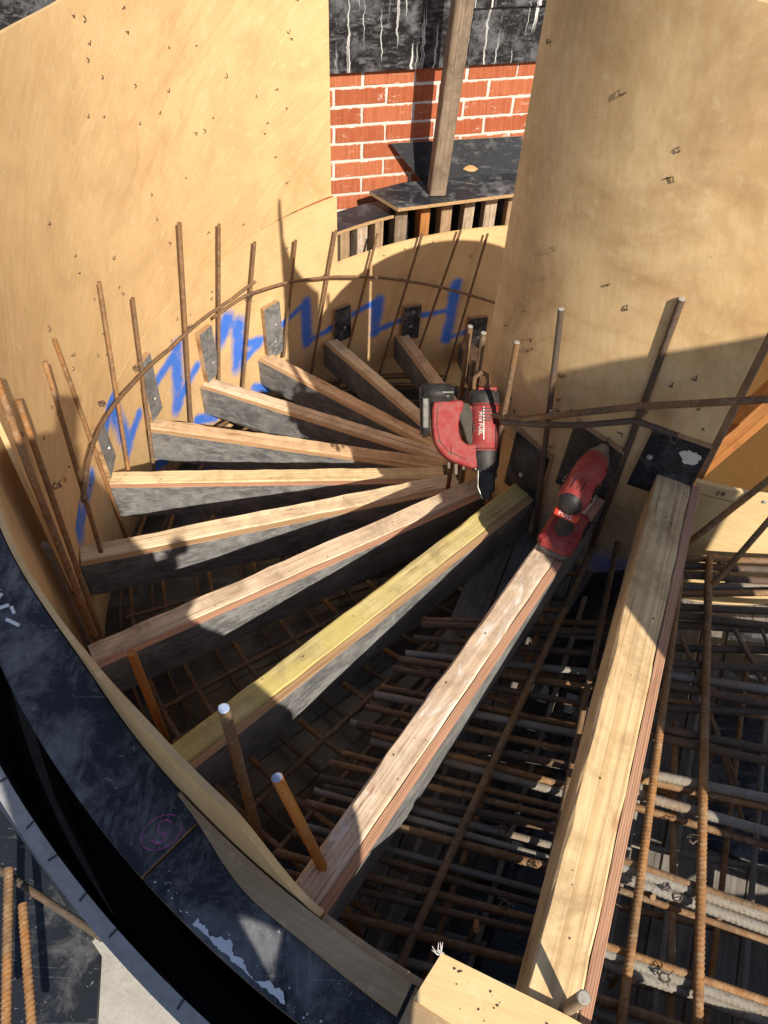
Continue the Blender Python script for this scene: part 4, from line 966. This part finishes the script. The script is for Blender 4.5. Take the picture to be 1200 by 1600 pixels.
# lower mat
rnd = random.Random(21)
for k in range(8):
    u = 0.05 + k * 0.14; ang = -12 + 10 * u; p = lp(u + 0.03, 0.0, -0.425); d = Vector((cos(R_(ang)), sin(R_(ang)), 0))
    bar([p - d * 0.30, p + d * 0.95], 0.016, RB['grey' if k % 2 else 'orange'], '%s cross bar of the lower mat under the landing, counting up from the bottom' % words[k], 'lower cross bars of the landing', sides=8)
for k in range(11):
    v = -0.30 + k * 0.092 + rnd.uniform(-.02, .02); a = lp(-0.15, v, -0.407); b_ = lp(1.15, v + rnd.uniform(-.03, .03), -0.407)
    bar([a, b_], 0.0145, RB['orange' if k % 3 == 1 else 'grey'], '%s lengthwise bar of the lower mat under the landing, counting from the left' % words[k], 'lower lengthwise bars of the landing', sides=8)
for k, (u, v) in enumerate([(0.36, 0.165), (0.20, 0.155), (0.03, 0.16), (0.62, 0.19), (0.17, -0.14), (0.08, -0.11), (0.75, 0.27)]):
    a = lp(u, v, -0.215); bar([a, a + AV * 0.04 + Vector((0, 0, -0.10)), a + AV * 0.02 + Vector((0, 0, -0.18))], 0.012, RB['orange'], '%s short orange link dropping between the two landing mats' % words[k], 'links between the landing mats', sides=7)
# bars in the sun by the cream side of the drum
bar([Vector((1.02, 1.262, 0.52)), Vector((0.758, 1.296, -0.20))], 0.017, RB['orange'], 'slanting orange bar in the sun across the cream drum side', 'slanting bars at the right edge', sides=9)
bar([Vector((1.02, 1.335, 0.25)), Vector((0.845, 1.204, -0.19))], 0.016, RB['orange'], 'lower slanting bar at the right edge, nearer than the long one', 'slanting bars at the right edge', sides=9)
for k, (ua, va, ub, vb) in enumerate([(1.05, 0.24, 0.62, 0.62), (0.98, 0.12, 0.72, 0.33), (0.90, 0.17, 0.62, 0.36), (1.08, 0.30, 0.74, 0.55)]):
    a = lp(ua, va, -0.20); b_ = lp(ub, vb, -0.33); bar([a, b_], 0.010 if k else 0.013, RB['brown'], '%s thin bar slanting down through the landing mat near the drum' % words[k], 'thin slanting bars in the landing', sides=7)
for i, (u, v) in enumerate([(0.215, 0.19), (0.245, 0.06), (0.36, 0.19), (0.48, 0.20), (0.30, 0.075), (0.10, 0.075), (0.35, -0.14), (0.22, -0.10), (0.52, -0.14), (0.05, 0.20)]):
    p = lp(u * 1.02, v * 1.06, -0.185); tie(p, 0.010, 60 + i, '%s twisted wire tying two landing bars together' % words[i])
# link hoop shadowing the cream panel
# ------------------------------------------------------------------ pale offcut lying on the bars at the bottom
of = slab('plywood_offcut', [(0.134, 0.290), (0.089, 0.223), (0.36, 0.085), (0.62, -0.02), (0.66, 0.075), (0.40, 0.180), (0.33, 0.213)], 0.022, 0.018, M['ply_pale'], edge=M['edge_z'])
tag(of, 'pale plywood offcut with torn left end and dark specks at the bottom edge', 'offcut')
b = MB(); rnd = random.Random(4)
for k in range(26):
    x = rnd.uniform(.15, .36); y = 0.265 - (x - .13) * 0.46 + rnd.uniform(-.04, .018); s_ = rnd.uniform(.0008, .0028)
    b.add([(x + s_ * cos(a) * rnd.uniform(.5, 1.4), y + s_ * sin(a) * rnd.uniform(.4, 1.2), 0.0226) for a in (0, 1, 2, 3, 4, 5.2)], [(0, 1, 2, 3, 4, 5)])
o = b.build('bitumen_speck', M['staple'], of); o['kind'] = 'stuff'
b = MB()
for k in range(9):
    a = rnd.uniform(0, 1.8) + 1.2; p = Vector((0.134 + rnd.uniform(-.008, .004), 0.290 + rnd.uniform(-.01, .003), 0.020)); b.tube([p, p + Vector((cos(a) * .012, sin(a) * .014, .003))], [0.0014, 0.0004], 4)
o = b.build('torn_fibre', M['white'], of); o['kind'] = 'stuff'

# ------------------------------------------------------------------ near left corner: bars and boards beyond the outer shutter
bar([(-0.66, 0.42, -0.13), (-0.56, 0.06, -0.18)], 0.018, RB['orange'], 'rusty bar with a pale blue end at the bottom left corner, left of two', 'bars at the bottom left corner', capm=M['capblue'], sides=10)
bar([(-0.63, 0.37, -0.17), (-0.51, 0.06, -0.20)], 0.018, RB['orange'], 'rusty ribbed bar at the bottom left corner, right of two', 'bars at the bottom left corner', sides=10)
bar([(-0.95, 0.55, -0.20), (-0.48, 0.33, -0.22)], 0.016, RB['dark'], 'dark bar crossing under the two bars at the bottom left', 'bars at the bottom left corner', sides=8)
bk = slab('film_board', [(-0.84, 0.62), (-0.74, 0.53), (-0.53, 0.335), (-0.50, 0.19), (-0.75, 0.10), (-0.95, 0.30)], -0.40, 0.018, M['film_dark'])  # black board enlarged so its colour stands in for shade on the floor
tag(bk, 'black film-faced board outside the grey-topped shutter, enlarged to stand in for floor shade', 'board')

# ------------------------------------------------------------------ cordless tools
UP = Vector((-0.057, 0.768, 0.638)); RT = Vector((0.998, 0.044, 0.037)); BK = RT.cross(UP)      # a tool lying back on the riser ends
def prof_solid(b, outline, y0, y1, ch=0.006, steps=3):
    """outline in x,z extruded along y with rounded shoulders"""
    c = Vector((sum(p[0] for p in outline) / len(outline), sum(p[1] for p in outline) / len(outline)))
    rings = []
    ly = []
    for i in range(steps + 1):
        a = pi / 2 * i / steps; ly.append((y0 + ch * (1 - sin(a)), ch * (1 - cos(a))))
    ly = [(y0 + ch * (1 - cos(pi / 2 * i / steps)), ch * (1 - sin(pi / 2 * i / steps))) for i in range(steps + 1)]
    ly += [(y1 - ch * (1 - cos(pi / 2 * i / steps)), ch * (1 - sin(pi / 2 * i / steps))) for i in range(steps, -1, -1)]
    n = len(outline)
    nor = []
    for i in range(n):
        e1 = Vector(outline[i]) - Vector(outline[i - 1]); e2 = Vector(outline[(i + 1) % n]) - Vector(outline[i])
        m = (Vector((e1.y, -e1.x)).normalized() + Vector((e2.y, -e2.x)).normalized()); nor.append(m.normalized() if m.length > 1e-6 else Vector((0, 0)))
    area = sum(outline[i][0] * outline[(i + 1) % n][1] - outline[(i + 1) % n][0] * outline[i][1] for i in range(n))
    sgn = 1 if area > 0 else -1
    for y, ins in ly: rings.append([Vector((p[0] - nor[i].x * ins * sgn, y, p[1] - nor[i].y * ins * sgn)) for i, p in enumerate(outline)])
    return b.ring_loft(rings, True, True)
def smooth_outline(pts, n=4):
    out = []; m = len(pts)
    for i in range(m):
        p0, p1, p2, p3 = (Vector(pts[(i + k - 1) % m]) for k in range(4))
        for j in range(n):
            t = j / n; out.append(tuple(0.5 * ((2 * p1) + (p2 - p0) * t + (2 * p0 - 5 * p1 + 4 * p2 - p3) * t * t + (3 * p1 - p0 - 3 * p2 + p3) * t ** 3)))
    return out
ng = empty('nail_gun'); tag(ng, 'red and black cordless nail gun hooked nose down at the hub of the risers', 'nail gun')
mw = Matrix((RT, UP.cross(RT), UP)).transposed().to_4x4(); P_ = Vector((0.319, 1.690, -0.452)); E_ = Vector((0, 0, EYE)); mw.translation = E_ + (P_ - E_) * 0.925 + UP * 0.016 - RT * 0.008; ng.matrix_world = mw @ Matrix.Scale(0.925, 4)
# local frame: x right, z up the tool, -y towards the viewer
YC = -0.045
def cyl_body(z0, z1, rx, ry, x=0.0, n=18, prof=None):
    b = MB(); prof = prof or [(0, .9), (.04, 1.0), (.96, 1.0), (1, .92)]
    b.ring_loft([[Vector((x + rx * k * cos(a), YC + ry * k * sin(a), z0 + (z1 - z0) * t)) for a in [2 * pi * i / n for i in range(n)]] for t, k in prof]); return b
cyl_body(0.115, 0.275, 0.047, 0.046).build('motor_housing', M['red'], ng)
cap = cyl_body(0.268, 0.322, 0.050, 0.048, prof=[(0, 1.0), (.45, 1.02), (.75, .93), (.92, .72), (1, .5)]).build('top_cap', M['black'], ng)
b = MB(); b.box((0.004, YC - 0.030, 0.306), (0.058, 0.030, 0.010), Matrix.Rotation(R_(-35), 3, 'X'), .003); b.build('cap_flash', M['red'], cap)
cyl_body(0.062, 0.122, 0.048, 0.046, prof=[(0, .78), (.3, .95), (.8, 1.0), (1, 1.0)]).build('lower_collar', M['black'], ng)
nose = MB(); nose.box((0.005, YC, 0.030), (0.052, 0.036, 0.075), None, .006); nose.box((0.0, YC - 0.004, -0.012), (0.034, 0.026, 0.03), None, .004); nose.box((0.034, YC, 0.055), (0.008, 0.02, 0.03), None, .002)
nose.build('nose', M['black'], ng)
b = MB(); b.tube([(-0.022, YC - 0.02, 0.07), (-0.024, YC - 0.024, 0.01), (-0.012, YC - 0.022, -0.02)], 0.003, 6); b.tube([(-0.020, YC - 0.02, 0.066), (-0.034, YC - 0.024, 0.066)], 0.004, 6); b.build('depth_rod', M['steel'], ng)
frame_o = smooth_outline([(-0.026, 0.070), (-0.085, 0.082), (-0.126, 0.104), (-0.158, 0.150), (-0.166, 0.215), (-0.163, 0.266), (-0.146, 0.276), (-0.105, 0.277), (-0.072, 0.276), (-0.070, 0.252), (-0.079, 0.232), (-0.083, 0.195), (-0.076, 0.160), (-0.056, 0.142), (-0.026, 0.140)], 3)
b = MB(); prof_solid(b, frame_o, YC - 0.034, YC + 0.034, 0.007, 2); fr_ = b.build('frame', M['red'], ng)
b = MB()
for q in range(5): b.box((0.002 + 0.0 * q, YC - 0.0455, 0.250 - 0.009 * q), (0.030, 0.004, 0.0035))
b.build('vent', M['black'], ng)
b = MB(); b.tube([(0.0475 * sin(a), YC - 0.0468 * cos(a), 0.128) for a in [R_(-88 + 11 * i) for i in range(17)]], 0.0016, 5); b.tube([(0.0478 * sin(a), YC - 0.0470 * cos(a), 0.262) for a in [R_(-88 + 11 * i) for i in range(17)]], 0.0016, 5); b.tube([(0.030, YC - 0.0375, 0.13), (0.030, YC - 0.0375, 0.262)], 0.0012, 5); b.tube([(-0.148, YC - 0.0335, 0.262), (-0.152, YC - 0.0345, 0.20), (-0.142, YC - 0.0345, 0.15), (-0.115, YC - 0.0345, 0.118), (-0.06, YC - 0.0345, 0.095)], 0.0012, 5)
b.build('seam', M['black'], ng)
b = MB(); prof_solid(b, smooth_outline([(-0.088, 0.266), (-0.052, 0.270), (-0.036, 0.240), (-0.024, 0.195), (-0.024, 0.148), (-0.052, 0.140), (-0.070, 0.190), (-0.086, 0.232)], 3), YC - 0.022, YC + 0.024, 0.006, 2); b.build('grip', M['grip'], ng)
b = MB(); b.box((-0.058, YC - 0.004, 0.258), (0.050, 0.034, 0.022), Matrix.Rotation(R_(22), 3, 'Y'), .005); b.build('bridge', M['red'], ng)
batt = MB(); batt.box((-0.150, YC - 0.004, 0.300), (0.106, 0.078, 0.058), None, 0.010, True); batt.box((-0.186, YC - 0.002, 0.228), (0.030, 0.070, 0.120), None, 0.008, True)
bo = batt.build('battery', M['black'], ng)
b = MB(); b.box((-0.186, YC - 0.038, 0.240), (0.018, 0.008, 0.098), None, 0.003); b.build('battery_side', M['batt'], bo)
b = MB(); b.box((-0.118, YC - 0.044, 0.300), (0.034, 0.002, 0.004)); b.box((-0.118, YC - 0.044, 0.288), (0.005, 0.002, 0.005)); b.build('battery_gauge', M['batt'], bo)
b = MB()
for (x, z) in [(-0.140, 0.262), (-0.146, 0.150), (-0.112, 0.112), (-0.055, 0.092), (-0.006, 0.098), (-0.150, 0.246)]: b.tube([(x, YC - 0.030, z), (x, YC - 0.0345, z)], 0.0038, 8)
b.build('housing_screws', M['staple'], ng)
b = MB(); b.box((-0.108, YC - 0.031, 0.125), (0.006, 0.006, 0.034), None, .001); b.box((-0.084, YC - 0.0315, 0.118), (0.022, 0.004, 0.052), None, .003); b.build('magazine_latch', M['red'], ng)
b = MB(); b.box((-0.112, YC, 0.078), (0.010, 0.018, 0.022), None, .002); b.box((-0.090, YC - 0.004, 0.066), (0.012, 0.018, 0.036), None, .002); b.box((-0.066, YC, 0.070), (0.010, 0.016, 0.014), None, .002); b.build('contact_feet', M['staple'], ng)
bpy.context.view_layer.update()
def tool_text(txt, size, x, z, a, y, tool, m, nm='lettering'):
    nrm_ = Vector((sin(a), -cos(a), 0)); t_ = Vector((0, 0, -1)); up_ = nrm_.cross(t_)
    m4 = Matrix((t_, up_, nrm_)).transposed().to_4x4(); m4.translation = Vector((x, y, z)); return text_mesh(txt, size, nm, m, tool, tool.matrix_world @ m4)
a_ = R_(-22); tool_text('M18 FUEL', 0.017, 0.0478 * sin(a_), 0.205, a_, YC - 0.0468 * cos(a_), ng, M['white'])
a_ = R_(-48); tool_text('FUEL', 0.016, 0.0478 * sin(a_), 0.195, a_, YC - 0.0468 * cos(a_), ng, M['steel'])
b = MB(); b.box((0.0478 * sin(R_(-10)), YC - 0.0466, 0.205), (0.003, 0.0015, 0.10)); b.build('badge_line', M['white'], ng)

# impact driver standing on its battery
dd = Vector((0.62 - 0.486, 1.585 - 1.339, 0)).normalized()
idr = empty('impact_driver'); tag(idr, 'red cordless impact driver standing on its battery on the whitened riser', 'impact driver')
mw = Matrix((dd, Vector((-dd.y, dd.x, 0)), Vector((0, 0, 1)))).transposed().to_4x4(); mw.translation = Vector((0.458, 1.292, -0.1605)); idr.matrix_world = mw @ Matrix.Diagonal((1.06, 1.04, 1.10, 1))
# local: x forward along the bit, z up
ZB = 0.172
def lathe_x(prof, n=18, sy=1.0, sz=1.0, zc=ZB): return MB().ring_loft([[Vector((x, sy * r * cos(a), zc + sz * r * sin(a))) for a in [2 * pi * i / n for i in range(n)]] for x, r in prof])
lathe_x([(-0.042, 0.022), (-0.036, 0.029), (-0.022, 0.0355), (-0.006, 0.038), (0.03, 0.038), (0.095, 0.037), (0.120, 0.032), (0.127, 0.026)], sz=1.06).build('motor_housing', M['red'], idr)
lathe_x([(-0.050, 0.006), (-0.049, 0.015), (-0.045, 0.0225), (-0.039, 0.0275), (-0.034, 0.030)], sz=1.06).build('rear_cap', M['black'], idr)
lathe_x([(0.122, 0.031), (0.134, 0.030), (0.150, 0.023), (0.160, 0.017), (0.170, 0.016)]).build('gear_case', M['steel'], idr)
lathe_x([(0.168, 0.013), (0.184, 0.012), (0.190, 0.008)], 12).build('chuck', M['black'], idr)
bit = MB(); bit.tube([(0.186, 0, ZB), (0.262, 0, ZB)], 0.0042, 6); bo = bit.build('bit', M['steel'], idr)
b = MB(); b.tube([(0.246, 0, ZB), (0.276, 0, ZB), (0.286, 0, ZB)], [0.0075, 0.0075, 0.004], 8); b.build('bit_holder', M['staple'], bo)
b = MB()
for sy in (-1, 1):
    b.tube([(-0.012, sy * 0.0385, ZB + 0.004), (0.05, sy * 0.0388, ZB + 0.002), (0.118, sy * 0.0325, ZB)], 0.0013, 5)
    for q in range(4): b.box((0.004 + 0.010 * q, sy * 0.0375, ZB + 0.012), (0.004, 0.004, 0.016))
    for x_, z_ in ((0.095, 0.016), (0.075, -0.02), (0.02, -0.022)): b.tube([(x_, sy * 0.034, ZB + z_), (x_, sy * 0.0385, ZB + z_)], 0.003, 6)
for q in range(3): b.tube([(-0.022 + 0.0 * q, 0.012 * (q - 1), ZB + 0.037), (0.016, 0.012 * (q - 1), ZB + 0.0405)], 0.0011, 4)
b.build('seam', M['black'], idr)
hd = MB(); hd.ring_loft([[Vector((x0 + rx * cos(a), ry * sin(a), z)) for a in [2 * pi * i / 14 for i in range(14)]] for x0, rx, ry, z in [(0.012, 0.026, 0.020, 0.150), (0.004, 0.022, 0.0175, 0.115), (-0.004, 0.022, 0.0175, 0.085), (-0.006, 0.028, 0.022, 0.060), (-0.004, 0.036, 0.028, 0.050)]])
hd.build('grip', M['grip'], idr)
b = MB(); b.box((0.030, 0, 0.122), (0.012, 0.014, 0.030), Matrix.Rotation(R_(-10), 3, 'Y'), .003); b.build('trigger', M['red'], idr)
ft = MB(); ft.ring_loft([[Vector((0.004 + sx * 0.062 * (1 if abs(cx_) > .5 else .9) * cx_, sy_ * 0.042 * cy_, z)) for cx_, cy_ in [(-1, -.7), (-.85, -1), (.85, -1), (1, -.7), (1, .7), (.85, 1), (-.85, 1), (-1, .7)]] for sx, sy_, z in [(1.05, 1.06, 0.030), (1.09, 1.10, 0.036), (1.06, 1.06, 0.050), (.86, .80, 0.060)]], True, False)
fo = ft.build('foot', M['red'], idr)
b = MB(); b.box((-0.0595, 0.004, 0.041), (0.003, 0.018, 0.010), None, .001); b.build('foot_slot', M['black'], fo)
bt = MB(); bt.box((0.002, 0, 0.0155), (0.122, 0.080, 0.030), None, 0.006, True); bt.build('battery', M['batt'], idr)
b = MB(); b.box((0.03, -0.045, 0.044), (0.05, 0.008, 0.018), None, .003); b.tube([(0.05, -0.048, 0.050), (0.055, -0.058, 0.055), (0.03, -0.060, 0.052)], 0.0025, 6); b.build('belt_clip', M['black'], idr)
Mt = Matrix((Vector((0, -1, 0)), Vector((0.6, 0, 0.8)), Vector((-0.8, 0, 0.6)))).transposed()
lab = MB(); lab.box((-0.0375, 0, ZB - 0.034), (0.060, 0.019, 0.014), Mt, 0.004); lo_ = lab.build('label_band', M['orange'], idr)
bpy.context.view_layer.update()
m4 = Mt.to_4x4(); m4.translation = Vector((-0.0375, 0, ZB - 0.034)) + Mt @ Vector((0, 0, 0.0072))
text_mesh('FUEL', 0.0165, 'lettering', M['white'], idr, idr.matrix_world @ m4)

# ------------------------------------------------------------------ outside the frame: who and what casts the shade
def LQ(a, h, z): v = LP * a + LH * h; return Vector((v.x, v.y, z))
ps = empty('plywood_sheet', LQ(1.2, -0.35, -0.05)); ps.name = 'shade_panel'  # unseen panel added here, outlined to shade the drum foot and riser ends
tag(ps, 'upright plywood panel added out of view beyond the right edge to shade the drum foot', 'added shade panel')
b = MB(); prof = [(0.965, -0.05), (1.46, -0.05), (1.46, 1.425), (1.21, 1.425), (1.17, 1.41), (1.14, 1.37), (1.12, 1.30), (1.03, 1.12), (0.985, 1.0)]
n_ = len(prof); f1 = [LQ(a - 0.035, -0.35, z + (0.045 if z > 1.2 else 0)) for a, z in prof]; f2 = [LQ(a - 0.035, -0.368, z + (0.045 if z > 1.2 else 0)) for a, z in prof]
b.add([p - ps.location for p in f1 + f2], [tuple(range(n_)), tuple(range(n_, 2 * n_))[::-1]] + [(i, i + n_, (i + 1) % n_ + n_, (i + 1) % n_) for i in range(n_)])
b.build('panel', M['ply_worn'], ps)
beam('brace', LQ(1.4, -0.375, 1.2), LQ(1.4, -1.1, -0.1), 0.045, 0.07, T['stud'], ps)

person = empty('person', LQ(-0.05, -0.42, 0.0)); tag(person, 'person in dark work clothes holding up a phone, whose shadow falls over the left risers', 'person')
def skin_body(name, V, E, Rr, m, parent, lv=2):
    me = bpy.data.meshes.new(name); me.from_pydata([v - parent.location for v in V], E, []); me.update()
    o = link(name, me, m, parent); sk = o.modifiers.new('skin', 'SKIN'); sk.use_smooth_shade = True
    for i, r in enumerate(Rr): me.skin_vertices[0].data[i].radius = (r, r)
    me.skin_vertices[0].data[0].use_root = True
    ss = o.modifiers.new('sub', 'SUBSURF'); ss.levels = lv; ss.render_levels = lv; return o
h0 = -0.42
def B_(a, b, dh=0.0): return LQ(a - 0.055, h0 + dh, (b - (h0 + dh) * sin(SUN_EL)) / cos(SUN_EL))     # place a joint by how it should throw its shadow
V = [B_(-0.06, 0.42), B_(-0.11, 0.60), B_(-0.13, 0.78), B_(-0.105, 0.91), B_(-0.095, 0.98), B_(-0.095, 1.025),
     B_(0.05, 0.38), B_(0.235, 0.225, .10), B_(0.06, 0.06, -.10), B_(-0.02, 0.0, -.24),
     B_(-0.13, 0.36), B_(-0.065, 0.16), B_(-0.10, -0.14), B_(-0.10, -0.17, .14),
     B_(-0.06, 0.80, .05), B_(0.00, 0.64, .10), B_(0.12, 0.50, .12), B_(0.195, 0.555, .14),
     B_(-0.32, 0.78), B_(-0.38, 0.60, .10), B_(-0.16, 0.80, .26), B_(-0.06, 1.0, .36)]
Ed = [(0, 1), (1, 2), (2, 3), (3, 4), (4, 5), (0, 6), (6, 7), (7, 8), (8, 9), (0, 10), (10, 11), (11, 12), (12, 13), (2, 14), (14, 15), (15, 16), (16, 17), (2, 18), (18, 19), (19, 20), (20, 21)]
Rr = [0.19, 0.185, 0.19, 0.085, 0.135, 0.10, 0.14, 0.12, 0.09, 0.06, 0.15, 0.155, 0.10, 0.06, 0.11, 0.075, 0.055, 0.042, 0.10, 0.075, 0.055, 0.042]
skin_body('body', V, Ed, Rr, M['cloth'], person)
hand = MB(); hp = B_(0.20, 0.565, .15) - person.location
fin = [(-0.016, 0.055), (0.0, 0.065), (0.014, 0.06), (0.027, 0.048)]
for dx, L in fin: hand.tube([hp + LP * dx * .7 + Vector((0, 0, 0)), hp + LP * dx + Vector((0, 0, L * .6)), hp + LP * dx * 1.05 + LH * 0.015 + Vector((0, 0, L))], [0.0105, 0.0095, 0.007], 8)
hand.tube([hp - LP * 0.012 + Vector((0, 0, -.01)), hp - LP * 0.035 + Vector((0, 0, .02)), hp - LP * 0.040 + Vector((0, 0, .04))], [0.011, 0.010, 0.008], 8)
hand.build('hand', M['skin'], person)
ph = MB(); ph.box((0, 0, 0), (0.072, 0.008, 0.146), None, 0.004)
po = ph.build('phone', M['black']); po.matrix_world = Matrix.Translation(Vector((-0.020, -0.062, EYE - 0.030))) @ Matrix.Rotation(R_(-50.3), 4, 'X')
tag(po, 'dark phone held up by the person just behind the viewpoint', 'phone')
